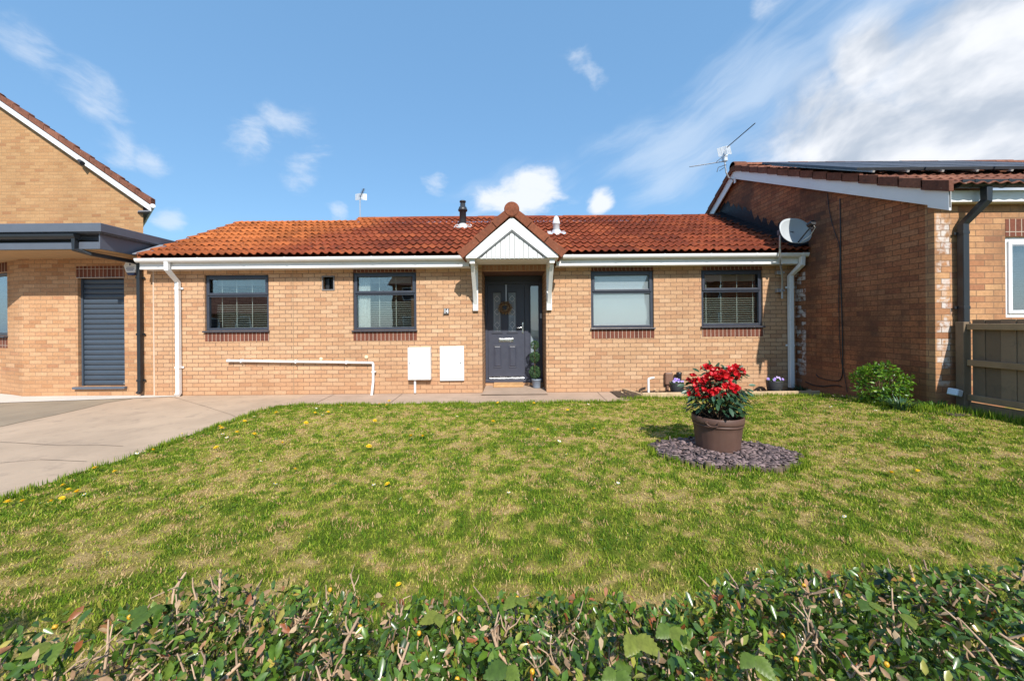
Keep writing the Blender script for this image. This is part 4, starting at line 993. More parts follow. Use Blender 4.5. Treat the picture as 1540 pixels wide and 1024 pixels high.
# dandelions and daisies -------------------------------------------------------
DAND = [(417, 621), (458, 637), (492, 621), (473, 621), (366, 634), (333, 645), (328, 642), (355, 652), (379, 656), (327, 675), (424, 667), (175, 706), (144, 707), (226, 679), (442, 704), (97, 730), (101, 737), (111, 741), (117, 739), (91, 748), (75, 755), (35, 755), (10, 756), (586, 603.5), (570, 609), (582, 609), (513, 611), (620, 660), (636, 659), (554, 674), (585, 728), (601, 876), (750, 606), (802, 607), (854, 617), (811, 647), (893, 647), (740, 638), (562, 635), (1339, 708), (1383, 700)]
DAIS = [(160, 828), (130, 742), (69, 755), (342, 658), (334, 654), (204, 684), (219, 680), (411, 730), (390, 693), (382, 627), (274, 656), (475, 615), (485, 624), (765, 739), (929, 726), (839, 666), (854, 682), (563, 731), (686, 627), (515, 618), (883, 608), (1273, 774), (1251, 612), (1317, 615)]
def flower(name, label, cat, group, r, layers, petal, centre):
    t = thing(name, (0, 0, 0), label, cat, group)
    MB().tube([(0, 0, -.01), (.002, .002, .02), (0, 0, .036)], .0022, 6).build('stem', BULEAF, t)
    V = []; Q = []; T = []
    b = 0
    for L_, (k, rr, tilt, z) in enumerate(layers):
        ang = np.linspace(0, 2*np.pi, k, endpoint=False)+L_*.4
        Xd = np.stack([np.cos(ang), np.sin(ang), np.full(k, tilt)], 1); Zd = np.stack([-np.cos(ang)*tilt, -np.sin(ang)*tilt, np.ones(k)], 1)
        v, f = scatter([(0, -.08, 0), (0, .08, 0), (.7, -.17, .02), (.7, .17, .02), (1, 0, 0)], [(0, 2, 3), (0, 3, 1), (2, 4, 3)], np.tile([(0, 0, z)], (k, 1)), Xd, Zd, np.full(k, rr))
        V.append(v); Q.append(f+b); b += len(v); T.append(np.repeat(rng.random(k), 3))
    nobj('petals', np.concatenate(V), np.concatenate(Q), petal, t, np.concatenate(T))
    MB().lathe((0, 0, .034), [(0, 0), (r*.33, .001), (r*.33, .005), (r*.18, .009), (0, .01)], 10).build('flower_centre', centre, t)
    return t
YC = M('dandelion_centre', (.80, .50, .01), .8, .1, 200)
dn = flower('dandelion', 'small yellow dandelion in flower growing in the patchy lawn', 'dandelion', 'dandelions dotted over the lawn', .022, [(22, .022, .1, .036), (18, .018, .45, .038), (14, .013, .9, .040)], YEL, YC)
ds = flower('daisy', 'tiny white daisy growing in the patchy lawn', 'daisy', 'daisies dotted over the lawn', .014, [(16, .014, .05, .034), (14, .0125, .2, .035)], WPET, YC)
for src, lst in ((dn, DAND), (ds, DAIS)):
    for i, (px, py) in enumerate(lst):
        o = src if i == 0 else copy_tree(src)
        x, y = G(px, py, .03+(float(gz(*G(px, py)))))
        o.location = (x, y, float(lawnz(x, y))+random.uniform(-.004, .008)); o.rotation_euler = (random.uniform(-.1, .55), random.uniform(-.3, .3), random.uniform(0, 6))
        s = random.uniform(.85, 1.3)*min(1.3, .35+.22*y); o.scale = (s, s, s)
# ================================================================ barrel planter on the slate bed
bx, by = 2.12, 3.86; b0 = .025
pl = thing('barrel_planter', (bx, by, b0), 'brown plastic half-barrel planter standing on the slate chippings', 'planter')
H = .355
prof = [(.0, 0), (.222, 0), (.230, .004), (.236, .05), (.246, .13), (.257, .22), (.264, .285), (.267, .288), (.277, .29), (.279, .31), (.279, .348), (.272, .357), (.262, .357), (.256, .348), (.252, .30)]
prof = [(r*.875, z) for r, z in prof]; PR = .875
n = 72; V = []; Q = []
for i, (r, z) in enumerate(prof):
    for k in range(n):
        a = 2*math.pi*k/n; rr = r
        if .004 < z < .286 and k % 6 == 0: rr -= .003
        V.append((bx+rr*math.cos(a), by+rr*math.sin(a), b0+z))
Q = [(i*n+k, i*n+(k+1) % n, (i+1)*n+(k+1) % n, (i+1)*n+k) for i in range(len(prof)-1) for k in range(n)]
mb = MB(); mb.add(V, Q, .5, True); mb.build('barrel', POTB, pl)
mb = MB()
for z, r in ((.02, .236*PR), (.275, .2675*PR)): mb.lathe((bx, by, b0+z), [(r-.003, -.012), (r+.003, -.010), (r+.004, .0), (r+.003, .010), (r-.003, .012)], 72)
mb.build('hoop', POTB, pl)
for s in (-1,):
    a = R(232); c = Vector((bx+.279*PR*math.cos(a), by+.279*PR*math.sin(a), b0+.325)); tdir = Vector((-math.sin(a), math.cos(a), 0)); o_ = Vector((math.cos(a), math.sin(a), 0))
    mb = MB(); mb.tube([c+tdir*.055*math.cos(q)+o_*.014+Vector((0, 0, -.035*math.sin(q)-.002)) for q in np.linspace(0, math.pi, 11)], .007, 8)
    mb.tube([c-tdir*.055-o_*.004, c-tdir*.055+o_*.02], .012, 8); mb.tube([c+tdir*.055-o_*.004, c+tdir*.055+o_*.02], .012, 8); mb.build('handle', POTB, pl)
N = 500; th = rng.uniform(0, 6.283, N); rr = .215*np.sqrt(rng.random(N))
mb = MB(); k = 30
mb.add([(bx, by, b0+.30)]+[(bx+.22*math.cos(6.2832*i/k), by+.22*math.sin(6.2832*i/k), b0+.297) for i in range(k)], [(0, i+1, (i+1) % k+1) for i in range(k)])
V, Fq = scatter([(-.5, -.4, 0), (.5, -.3, .1), (.3, .5, 0), (-.4, .4, .1), (0, 0, .5)], [(0, 1, 4), (1, 2, 4), (2, 3, 4), (3, 0, 4)], np.stack([bx+rr*np.cos(th), by+rr*np.sin(th), np.full(N, b0+.30)], 1), rdir(N), rdir(N, 1.5), rng.uniform(.012, .034, N))
mb.add(V, Fq.tolist()); mb.build('compost', M('bark_compost', (.075, .045, .03), .95, .4, 40, tone=.5), pl)
# the rhododendron
rt = b0+.31
rho = thing('rhododendron', (bx, by, rt), 'dark-leaved rhododendron with bright red flower clusters growing in the barrel planter', 'rhododendron')
pc = lambda px, py, dy=0: np.array([PX(px, py, by+dy), by+dy, PZ(px, py, by+dy)])
TR = [(1050, 576, -.05, .062), (1040, 569, .02, .045), (1063, 556, .02, .06), (1079, 562, -.06, .075), (1095, 560, .0, .07), (1108, 556, .03, .055), (1068, 570, -.10, .07), (1090, 569, -.1, .07), (1101, 563, -.08, .06), (1094, 584, -.17, .085), (1103, 586, -.13, .06), (1054, 590, -.15, .05), (1064, 591, -.16, .045), (1077, 591, -.2, .055), (1043, 591, -.12, .04), (1079, 573, .05, .07), (1060, 577, .05, .05), (1111, 559, .08, .05), (1085, 566, -.14, .06)]
heads = []
for (px, py, dy, r) in TR:
    c = pc(px, py, dy); heads.append((c, r))
stm = MB(); root = Vector((bx, by, rt-.02))
for i, (c, r) in enumerate(heads):
    c = Vector(c); m = root.lerp(c, .5)+Vector((random.uniform(-.04, .04), random.uniform(-.04, .04), -.05))
    stm.tube([root+Vector((random.uniform(-.03, .03), random.uniform(-.03, .03), 0)), m, c-Vector((0, 0, r*.3))], [.009, .006, .004], 6)
for i in range(26):
    a = random.uniform(0, 6.28); rr = random.uniform(.12, .27); c = Vector((bx+rr*math.cos(a), by+rr*.9*math.sin(a), rt+random.uniform(.08, .35)))
    m = root.lerp(c, .5)+Vector((0, 0, -.02)); stm.tube([root+Vector((random.uniform(-.05, .05), random.uniform(-.05, .05), 0)), m, c], [.007, .005, .003], 6); heads.append((np.array(c), 0))
stm.build('stem', STEM, rho)
LV = [(0, 0, 0), (.25, -.17, .03), (.25, .17, .03), (.3, 0, -.01), (.6, -.2, .0), (.6, .2, .0), (.62, 0, -.05), (.88, -.1, -.08), (.88, .1, -.08), (1, 0, -.13)]
LF = [(0, 1, 3), (0, 3, 2), (1, 4, 6), (1, 6, 3), (3, 6, 5), (3, 5, 2), (4, 7, 6), (6, 8, 5), (7, 9, 6), (6, 9, 8)]
pos = []; X_ = []; Z_ = []; S_ = []
for (c, r) in heads:            # a whorl of leaves below every flower head and at every bare tip
    k = random.randint(8, 12); a0 = random.uniform(0, 6.28)
    for i in range(k):
        a = a0+6.283*i/k+random.uniform(-.25, .25); tl = random.uniform(-.55, .35)
        d = np.array([math.cos(a), math.sin(a), tl]); pos.append(np.array(c)+np.array([0, 0, -r*.35-random.uniform(0, .03)])+d*.006); X_.append(d); Z_.append(np.array([-math.cos(a)*tl, -math.sin(a)*tl, 1])+rng.normal(0, .25, 3)); S_.append(random.uniform(.062, .105))
for i in range(210):            # skirt of older leaves hanging round the base
    a = random.uniform(0, 6.28); q = math.sqrt(random.uniform(.05, 1)); z = rt+random.uniform(.10, .34); rr = q*(.20+.10*min(1, (z-rt-.08)/.12))
    d = np.array([math.cos(a), math.sin(a), random.uniform(-.9, .1)]); pos.append(np.array([bx+rr*math.cos(a), by+rr*math.sin(a), z])); X_.append(d); Z_.append(np.array([math.cos(a)*.3, math.sin(a)*.3, 1])+rng.normal(0, .3, 3)); S_.append(random.uniform(.06, .10))
for (px, py, dx_, dz_) in ((1068, 546, -.2, 1), (1075, 547, .5, .8), (1092, 548, -.7, .6), (1108, 549, .7, .6), (1066, 548, -1, .4), (1082, 548, 1, .3), (1052, 552, -.9, .5), (1125, 572, 1, .1), (1123, 578, 1, -.3), (1030, 572, -1, .0), (1033, 580, -1, -.4)):
    pos.append(pc(px, py)+np.array([0, 0, -.05])); X_.append(np.array([dx_, -.2, dz_])); Z_.append(np.array([.2, -.7, .6])); S_.append(random.uniform(.07, .10))
pos = np.array(pos); V, Fq = scatter(LV, LF, pos, np.array(X_), np.array(Z_), np.array(S_))
nobj('foliage', V, Fq, RLEAF, rho, np.repeat(rng.random(len(pos)), 10), smooth=True)
# flowers: five-petalled bells packed into each truss
PV = [(0, 0, 0), (.45, -.2, .18), (.45, .2, .18), (.8, -.36, .30), (.8, .36, .30), (.82, 0, .22), (1.05, -.2, .30), (1.05, .2, .30)]
PF = [(0, 1, 5), (0, 5, 2), (1, 3, 5), (2, 5, 4), (3, 6, 5), (5, 7, 4), (5, 6, 7)]
for (c, r) in heads:
    if r == 0: continue
    pos = []; X_ = []; Z_ = []; S_ = []; T_ = []
    r *= 1.1; nf = max(6, int(12*(r/.06)**1.3))
    for j in range(nf):
        u = rdir(1, .45)[0]; u[1] -= .25; u /= np.linalg.norm(u)
        o_ = np.array(c)+u*r*.55*np.array([1.05, 1, .8]); e1 = np.cross(u, [.3, .2, .9]); e1 /= np.linalg.norm(e1); e2 = np.cross(u, e1); ft = rng.random()*.5
        for q in range(5):
            a = 6.283*q/5+rng.normal(0, .12); d = (e1*math.cos(a)+e2*math.sin(a))*.85+u*.55
            pos.append(o_); X_.append(d); Z_.append(u*.9-d*.1); S_.append(.034*rng.uniform(.85, 1.25)); T_.append(np.clip(ft+rng.random()*.5, 0, 1))
    V, Fq = scatter(PV, PF, np.array(pos), np.array(X_), np.array(Z_), np.array(S_))
    nobj('flower_cluster', V, Fq, RED, rho, np.repeat(np.array(T_), 7), smooth=True)
# slate bed
ang = np.linspace(0, 2*np.pi, 80, endpoint=False)
ed = thing('log_edging', (2.13, 3.78, 0), 'low weathered log-roll edging round the slate chippings under the planter', 'garden edging')
mb = MB(); a = 0
while a < 6.25:
    x, y = bedrim(a); hgt = random.uniform(.018, .034) if random.random() > .1 else .06
    mb.tube([(x, y, -.03), (x+random.uniform(-.006, .006), y, hgt)], .026+random.uniform(-.004, .004), 8, random.random(), smooth=True)
    a += .052/math.hypot(.66*math.sin(a), .41*math.cos(a))*.96
mb.build('log_roll', DARKT, ed)
sheet_ = MB(); pts = [bedrim(q) for q in ang]; sheet_.add([(x, y, .012) for x, y in pts], [list(range(80))]); tag(sheet_.build('slate_base', M('slate_dust', (.10, .08, .075), .95, .3, 20)), kind='structure')
N = 2000; rr = np.sqrt(rng.random(N)); th = rng.uniform(0, 6.283, N); ex_, ey_ = bedrim(th)
x = 2.13+(ex_-2.13)*rr*.97; y = 3.78+(ey_-3.78)*rr*.97; k = ((x-bx)**2+(y-by)**2 > .175**2); x = x[k]; y = y[k]; n = len(x)
tv = []; kk = 7
for z in (-.5, .5):
    for i in range(kk): tv.append((.5*math.cos(6.283*i/kk)*(1+.25*math.sin(i*2.1)), .36*math.sin(6.283*i/kk)*(1+.2*math.cos(i*1.7)), z*.22*(1 if z < 0 else 1)))
top_ = [(i, (i+1) % kk, kk+(i+1) % kk) for i in range(kk)]+[(i, kk+(i+1) % kk, kk+i) for i in range(kk)]+[(kk, kk+i, kk+i+1) for i in range(1, kk-1)]
sc = np.stack([rng.uniform(.035, .10, n), rng.uniform(.035, .085, n), rng.uniform(.018, .045, n)], 1)
V, Fq = scatter(tv, top_, np.stack([x, y, .018+rng.uniform(0, .028, n)+.02*(1-np.clip(rr[k], 0, 1))], 1), rdir(n)*np.array([1, 1, .22]), rdir(n, 4.0), sc)
tag(nobj('slate_chippings', V, Fq, SLATE, tone=np.repeat(rng.random(n), len(top_))), kind='stuff')
# ================================================================ bed along the wall
ya = 6.70
def plank(name, label, p, q, h=.10, w=.05, mat=TIMB):
    p = Vector(p); q = Vector(q); d = (q-p).normalized(); s = Vector((-d.y, d.x, 0))*w
    o = MB().prism([p, q, q+s, p+s], (0, 0, h), .5).build(name, mat, loc=tuple(p), bevel=.008); return tag(o, label, 'edging board')
x1, y1 = G(966, 598); x0_, y0_ = G(936, 589)
plank('edging_board', 'short diagonal timber edging board at the end of the concrete path', (x0_, y0_, -.02), (x1-.01, 6.67, -.02), .085)
plank('edging_board', 'long pale timber edging board between the lawn and the wall bed', (x1, 6.655, -.02), (PX(1234, 592, 6.66), 6.66, -.01), .105)
plank('edging_board', 'shaded timber edging board laid behind the long one near the corner', (PX(1200, 585, 6.95), 6.98, -.02), (PX(1262, 588, 6.8), 6.72, .05), .075)
def pansy_pot(px, pyb, pyt, wpx, Y, lab1, lab2, nf, grp):
    x = PX(px, pyb, Y); zb_ = max(.0, PZ(px, pyb, Y)); zt_ = PZ(px, pyt, Y); r = wpx/2*Y/F; h = zt_-zb_
    pt = thing('plant_pot', (x, Y, zb_), lab1, 'plant pot')
    MB().lathe((x, Y, zb_), [(0, 0), (r*.78, 0), (r*.84, .01), (r*.97, h*.62), (r*.99, h*.93), (r*1.0, h), (r*.93, h), (r*.88, h*.86), (0, h*.84)], 28).build('pot', POTG, pt)
    ps = thing('pansy', (x, Y, zb_+h*.85), lab2, 'pansy')
    N = 130; c = np.array([x, Y, zb_+h*.9]); d = rdir(N, .5); d[:, 2] = np.abs(d[:, 2])*.7
    V, Fq = scatter(LEAF_V, LEAF_F, c+d*np.array([r*.9, r*.9, r*.45])*rng.random((N, 1))**.4, d+rdir(N)*.4, rdir(N, 1.4), rng.uniform(.025, .045, N))
    nobj('foliage', V, Fq, BULEAF, ps, np.repeat(rng.random(N)*.6, 8))
    for i in range(nf):
        a = random.uniform(0, 6.28); q = random.uniform(.3, 1.1); fc = c+np.array([r*q*math.cos(a), -abs(r*q*math.sin(a))*.9, r*.35+r*.55*random.random()*(1.2-q)])
        u = np.array([math.cos(a)*.35, -.8, .45]); u /= np.linalg.norm(u); e1 = np.cross(u, [0, 0, 1.]); e1 /= np.linalg.norm(e1); e2 = np.cross(u, e1)
        an = [0.3, 1.2, 2.3, 3.3, 4.72+0]; an = [math.pi/2+k*1.2566 for k in range(5)]
        D = np.array([e1*math.cos(k)-e2*math.sin(k) for k in an])
        V, Fq = scatter([(0, 0, 0), (.5, -.42, .05), (.5, .42, .05), (.9, -.36, .08), (.9, .36, .08), (1.05, 0, .06)], [(0, 1, 2), (1, 3, 4), (1, 4, 2), (3, 5, 4)], np.tile(fc, (5, 1)), D, np.tile(u, (5, 1)), np.full(5, .021)*random.uniform(.9, 1.3))
        nobj('flower', V, Fq, PANS, ps, np.repeat(np.clip(random.random()*.8+rng.random(5)*.3, 0, 1), 4))
pansy_pot(1017.5, 591, 575, 20.5, 6.88, 'dark grey tapered plant pot of pale pansies in front of the brown box', 'pale lilac pansies in the pot by the brown box', 9, None)
pansy_pot(1164.5, 588, 572, 22, 6.95, 'dark grey plant pot of purple pansies beside the white downpipe', 'purple and white pansies in the pot beside the downpipe', 7, None)
# pipes and boxes on the lower wall
xp, zt_ = PX(975, 570, 6.98), PZ(975, 569, 6.98)
op = MB().tube([(xp, 6.98, -.03), (xp, 6.98, zt_-.03), (xp+.006, 6.98, zt_-.008), (xp+.03, 6.985, zt_), (xp+.11, 7.0, zt_+.012)], .021, 12).build('bent_pipe', WHITE, loc=(xp, 6.98, 0)); tag(op, 'short white bent pipe standing in the soil before the brick wall', 'pipe')
xq, zq = P(1005, 569, 7.24); bb = thing('junction_box', (xq, 7.24, zq), 'flat brown box on the wall above its conduit behind the pale pansies', 'junction box')
MB().box(xq-.075, xq+.075, 7.19, 7.268, zq-.12, zq+.12).build('cover', M('brown_box', (.20, .105, .07), .5, .1), bb, bevel=.022)
MB().box(xq-.04, xq-.0, 7.22, 7.268, -.02, zq-.122).build('conduit', M('brown_conduit', (.17, .09, .06), .6), bb, bevel=.006)
xq, zq = P(1020, 563, 7.2); tag(MB().lathe((xq, 7.17, zq-.14), [(.042, 0), (.045, .12), (.05, .15), (.05, .185), (.04, .19), (0, .19)], 16).build('vent_cap', BLACKP, loc=(xq, 7.17, zq)), 'small black capped vent pipe beside the brown box', 'vent cap')
# long waste pipe
wy = 7.215; pa = P(342, 542.5, wy); pb = P(561, 545.5, wy); pc_ = P(561, 597, 7.0)
wp = thing('waste_pipe', (pb[0], wy, 0), 'long white waste pipe running level along the brick then down to the path', 'pipe')
MB().tube([(pa[0], wy, pa[1]), (pb[0]-.045, wy, pb[1]), (pb[0]-.012, wy, pb[1]-.004), (pb[0], wy, pb[1]-.03), (pb[0], wy-.005, .25), (pb[0]-.01, wy-.07, -.03)], .024, 12).tube([(pa[0]-.003, wy, pa[1]), (pa[0]+.05, wy, pa[1])], .029, 12).build('pipe', WHITE, wp)
for px in (363, 445, 521):
    x = PX(px, 543, wy); z = pa[1]+(pb[1]-pa[1])*(x-pa[0])/(pb[0]-pa[0]); MB().box(x-.012, x+.012, wy-.028, YF-.002, z-.03, z+.034).build('pipe_clip', WHITE, wp, bevel=.003)
MB().box(pb[0]-.03, pb[0]+.045, wy-.02, YF-.002, .42, .445).build('pipe_clip', WHITE, wp, bevel=.003)
for px, py in ((483, 540), (551, 537)):
    x, z = P(px, py, YF); MB().lathe((x, YF-.012, z), [(0, .012), (.03, .012), (.038, 0), (.03, -.006), (0, -.007)], 12, M=Matrix(((1, 0, 0), (0, 0, 1), (0, 1, 0)))).build('sealant_blob', M('cream_sealant', (.72, .58, .38), .8, .1), wp)
# meter boxes
for (a, lab, lock, proud, slp) in (((615.5, 649, 522, 570), 'white meter box with a short pipe running down from it to the path', .09, .12, False), ((662, 698, 520.5, 572), 'white framed meter box without a pipe, nearer the front door', .86, .05, True)):
    x0, x1, z0, z1 = wrect(*a); t = thing('meter_box', ((x0+x1)/2, YF, z0), lab, 'meter box')
    MB().box(x0, x1, YF-proud, YF-.002, z0, z1).build('casing', WHITE, t, bevel=.008)
    s = .035 if slp else .02
    MB().box(x0+s, x1-s, YF-proud-.011, YF-proud-.001, z0+s, z1-s).build('door', WHITE, t, bevel=.005)
    xk = x0+(x1-x0)*lock; MB().lathe((xk, YF-proud-.0115, (z0+z1)/2+.01), [(.011, 0), (.011, .004), (0, .005)], 10, M=Matrix(((1, 0, 0), (0, 0, -1), (0, 1, 0)))).build('lock', BLACKP, t)
    if not slp:
        xq = PX(624, 580, YF-.05); MB().tube([(xq, YF-.05, z0+.01), (xq, YF-.05, .02)], .022, 12).build('supply_pipe', WHITE, t)
# house number
xs, zs_ = P(671, 468, YF); hn = thing('house_number', (xs, YF, zs_), 'small dark plaque reading 14 in white on the brick by the porch', 'house number')
MB().box(xs-.05, xs+.05, YF-.016, YF-.002, zs_-.058, zs_+.058).build('plaque', M('plaque_dark', (.10, .085, .075), .4, .1), hn, bevel=.003)
MB().box(xs-.054, xs+.054, YF-.024, YF-.002, zs_-.066, zs_-.059).build('ledge', BLACKP, hn)
cu = bpy.data.curves.new('digits', 'FONT'); cu.body = '14'; cu.size = .112; cu.align_x = 'CENTER'; cu.align_y = 'CENTER'; cu.extrude = .002; cu.offset = .0022
tmp = bpy.data.objects.new('digits_src', cu); COL.objects.link(tmp); bpy.context.view_layer.update()
me = bpy.data.meshes.new_from_object(tmp.evaluated_get(bpy.context.evaluated_depsgraph_get())); bpy.data.objects.remove(tmp)
dg = bpy.data.objects.new('numerals', me); COL.objects.link(dg); dg.parent = hn; dg.location = (0, -.0185, -.002); dg.rotation_euler = (R(90), 0, 0); dg.scale = (.80, 1.1, 1); me.materials.clear(); me.materials.append(M('numeral_white', (.78, .78, .80), .4, .03))
# wreath on the door
xs, zs_ = P(759.5, 463, yl); wy_ = yl-.05
wr = thing('wreath', (xs, wy_, zs_), 'brown wreath of dried leaves and cones hanging on the front door', 'wreath')
N = 620; th = rng.uniform(0, 6.283, N); rr = rng.normal(.100, .017, N); yy = rng.normal(0, .016, N)
d = np.stack([np.cos(th), 0*th, np.sin(th)], 1)
V, Fq = scatter(LEAF_V, LEAF_F, np.stack([xs+rr*np.cos(th), wy_+yy, zs_+rr*np.sin(th)], 1), d*np.sign(rr-.10)[:, None]*.6+rdir(N)*.8, rdir(N)+np.array([0, -1, 0]), rng.uniform(.02, .042, N))
nobj('dried_leaves', V, Fq, WLEAF, wr, np.repeat(rng.random(N), 8))
mb = MB()
for i in range(24):
    a = i*.2618*2.4; q = random.uniform(.08, .122); mb.lathe((xs+q*math.cos(a), wy_-.02, zs_+q*math.sin(a)), [(0, -.02), (.014, -.012), (.018, 0), (.012, .014), (0, .022)], 8)
mb.build('cone', M('pine_cone', (.20, .11, .055), .9, .3, 60), wr)
MB().tube([(xs+.10*math.cos(q), wy_+.01, zs_+.10*math.sin(q)) for q in np.linspace(0, 6.283, 25)], .016, 8).build('ring', STEM, wr)
MB().box(xs+.012, xs+.034, yl-.006, yl-.0005, zs_+.10, lz1-.004).box(xs+.012, xs+.034, yl-.05, yl-.0065, zs_+.10, zs_+.106).build('hanger', M('silver_ribbon', (.55, .56, .60), .35, .05, metal=.4), wr)
# topiary in the porch
TY = 7.72; xs = PX(807, 580, TY); zb_ = .013
tp = thing('plant_pot', (xs, TY, zb_), 'pale blue-grey pot holding the ball topiary in the porch', 'plant pot')
MB().lathe((xs, TY, zb_), [(0, 0), (.078, 0), (.083, .01), (.098, .16), (.103, .163), (.103, .185), (.094, .185), (.09, .16), (0, .155)], 24).build('pot', POTBL, tp)
to = thing('topiary', (xs, TY, zb_+.15), 'triple-ball green topiary standing in the brick porch', 'topiary')
zc0 = [(PZ(803, 559.5, TY), .122), (PZ(803, 537.2, TY), .106), (PZ(803, 519.0, TY), .084)]
xt = PX(804, 540, TY)
MB().tube([(xs, TY, zb_+.14), (xt, TY, zb_+.25), (xt, TY, zc0[2][0])], .011, 8).build('stem', STEM, to)
for zc_, r in zc0:
    N = int(1500*(r/.12)**2); d = rdir(N); pos = np.array([xt, TY, zc_])+d*(r*rng.uniform(.72, 1.02, (N, 1)))*np.array([.92, .92, 1.08])
    V, Fq = scatter(LEAF_V, LEAF_F, pos, d+rdir(N)*.8, d+rdir(N)*.5, rng.uniform(.016, .028, N)); nobj('foliage_ball', V, Fq, TLEAF, to, np.repeat(rng.random(N), 8))
# wooden ramp strip at the step, door bell
x0, x1 = PX(742, 586, 7.82), PX(787, 586, 7.82)
tag(MB().prism([(x0, 7.80, .014), (x0, YD-.035, .014), (x0, YD-.035, .085), (x0, 7.80, .055)], (x1-x0, 0, 0)).build('wooden_ramp', M('ramp_wood', (.50, .29, .13), .7, .2, 9), loc=(x0, 7.8, .014), bevel=.006), 'small bare wooden ramp board against the front door step', 'ramp')
xb_, zb2 = P(811.5, 475, YD-.02); db = MB().box(DX1-.06, DX1-.012, YD-.022, YD-.001, zb2-.055, zb2+.055).build('door_bell', M('bell_grey', (.4, .42, .45), .4), loc=(DX1-.03, YD-.02, zb2), bevel=.006); tag(db, 'small grey door bell on the frame beside the door sidelight', 'door bell')
# ================================================================ right side: shrub, fence, cables
sx, sy = 5.15, 5.20; sz = float(gz(sx, sy))
bu = thing('shrub', (sx, sy, sz), 'round bright green shrub against the shaded brown brick wall', 'shrub')
stm = MB()
for i in range(40):
    a = random.uniform(0, 6.28); q = math.sqrt(random.random())*.28; h = random.uniform(.25, .48); e_ = Vector((sx+q*math.cos(a), sy+q*math.sin(a), sz+h*(1-(q/.5)**2)))
    b_ = Vector((sx+q*.2*math.cos(a), sy+q*.2*math.sin(a), sz-.02)); stm.tube([b_, b_.lerp(e_, .5)+Vector((0, 0, .03)), e_], [.008, .006, .003], 6)
stm.build('stem', STEM, bu)
N = 3600; d = rdir(N, .15); rr = rng.random(N)**.3; lump = .80+.34*vnoise(np.arctan2(d[:, 1], d[:, 0])*2.0, d[:, 2]*4.5, 1.4)
pos = np.array([sx, sy, sz+.24])+d*(rr*lump)[:, None]*np.array([.315, .32, .315]); pos[:, 2] = np.maximum(pos[:, 2], sz+.015)
k = vnoise(pos[:, 0]*9, pos[:, 2]*9+pos[:, 1]*5, 1.0) > .37; pos = pos[k]; d = d[k]; n = len(pos)
V, Fq = scatter(LEAF_V, LEAF_F, pos, d*.7+rdir(n)*.8, d*.5+rdir(n, .9)*.7, rng.uniform(.03, .058, n))
nobj('foliage', V, Fq, BULEAF, bu, np.repeat(np.clip(rng.normal(.42, .25, n)+.2*d[:, 2]*0, 0, 1), 8))
# grassy weeds at the foot of the wall
def tuft(name, label, cat, c, N, r, h, mat, cols=.3):
    t = thing(name, c, label, cat); a = rng.uniform(0, 6.283, N); q = r*np.sqrt(rng.random(N)); le = rng.uniform(.2, 1.1, N)
    up = np.stack([np.cos(a)*le, np.sin(a)*le, np.ones(N)], 1); up /= np.linalg.norm(up, axis=1, keepdims=True); sd_ = np.stack([-np.sin(a), np.cos(a), 0*a], 1); hh = rng.uniform(.4, 1, N)*h
    V, Fq = scatter([(0, -.5, 0), (0, .5, 0), (.5, -.6, .04), (.5, .6, .04), (.85, -.3, -.1), (.85, .3, -.1), (1, 0, -.22)], [(0, 1, 3), (0, 3, 2), (2, 3, 5), (2, 5, 4), (4, 5, 6)], np.array(c)+np.stack([q*np.cos(a), q*np.sin(a), 0*a-.01], 1), up, np.cross(up, sd_), np.stack([hh, np.full(N, .014), hh], 1))
    nobj('leaves', V, Fq, mat, t, np.repeat(np.clip(rng.normal(cols, .2, N), 0, 1), 5)); return t
tuft('bluebell_clump', 'strappy dark green clump of leaves in front of the round shrub', 'plant', (5.02, 4.82, .2), 150, .10, .20, RLEAF, .7)
tuft('weed_clump', 'dark weed clump in the corner beneath the white downpipe', 'plant', (PX(1205, 585, 7.0), 7.0, .01), 90, .10, .18, RLEAF, .3)
tuft('weed_clump', 'low leafy weeds between the shrub and the fence post', 'plant', (5.42, 4.78, .2), 130, .14, .15, BULEAF, .2)
tuft('weed_clump', 'thin dry weed sprouting beside the pot of purple pansies', 'plant', (PX(1178, 588, 6.8), 6.78, .0), 24, .05, .14, GRASSM, .55)
tg = MB(); x, y = G(1264, 600, .1); tg.tube([(x, y, .05), (x-.02, y, .09), (x-.11, y+.02, .16)], .006, 6).tube([(x, y, .05), (x+.02, y-.01, .10), (x+.024, y, .16)], .006, 6)
tag(tg.build('twig', M('pale_twig', (.52, .45, .34), .9), loc=(x, y, .05)), 'pale forked twig lying at the edge of the wall bed', 'twig')
N = 260; th = rng.uniform(0, 1, N); x = rng.uniform(2.05, 5.1, N); y = rng.uniform(6.8, 7.22, N)
V, Fq = scatter(LEAF_V, LEAF_F, np.stack([x, y, gz(x, y)+.025+rng.uniform(0, .02, N)], 1), rdir(N)*np.array([1, 1, .4]), rdir(N, 1.5), rng.uniform(.03, .065, N)); tag(nobj('leaf_litter', V, Fq, WLEAF, tone=np.repeat(rng.random(N), 8)), kind='stuff')
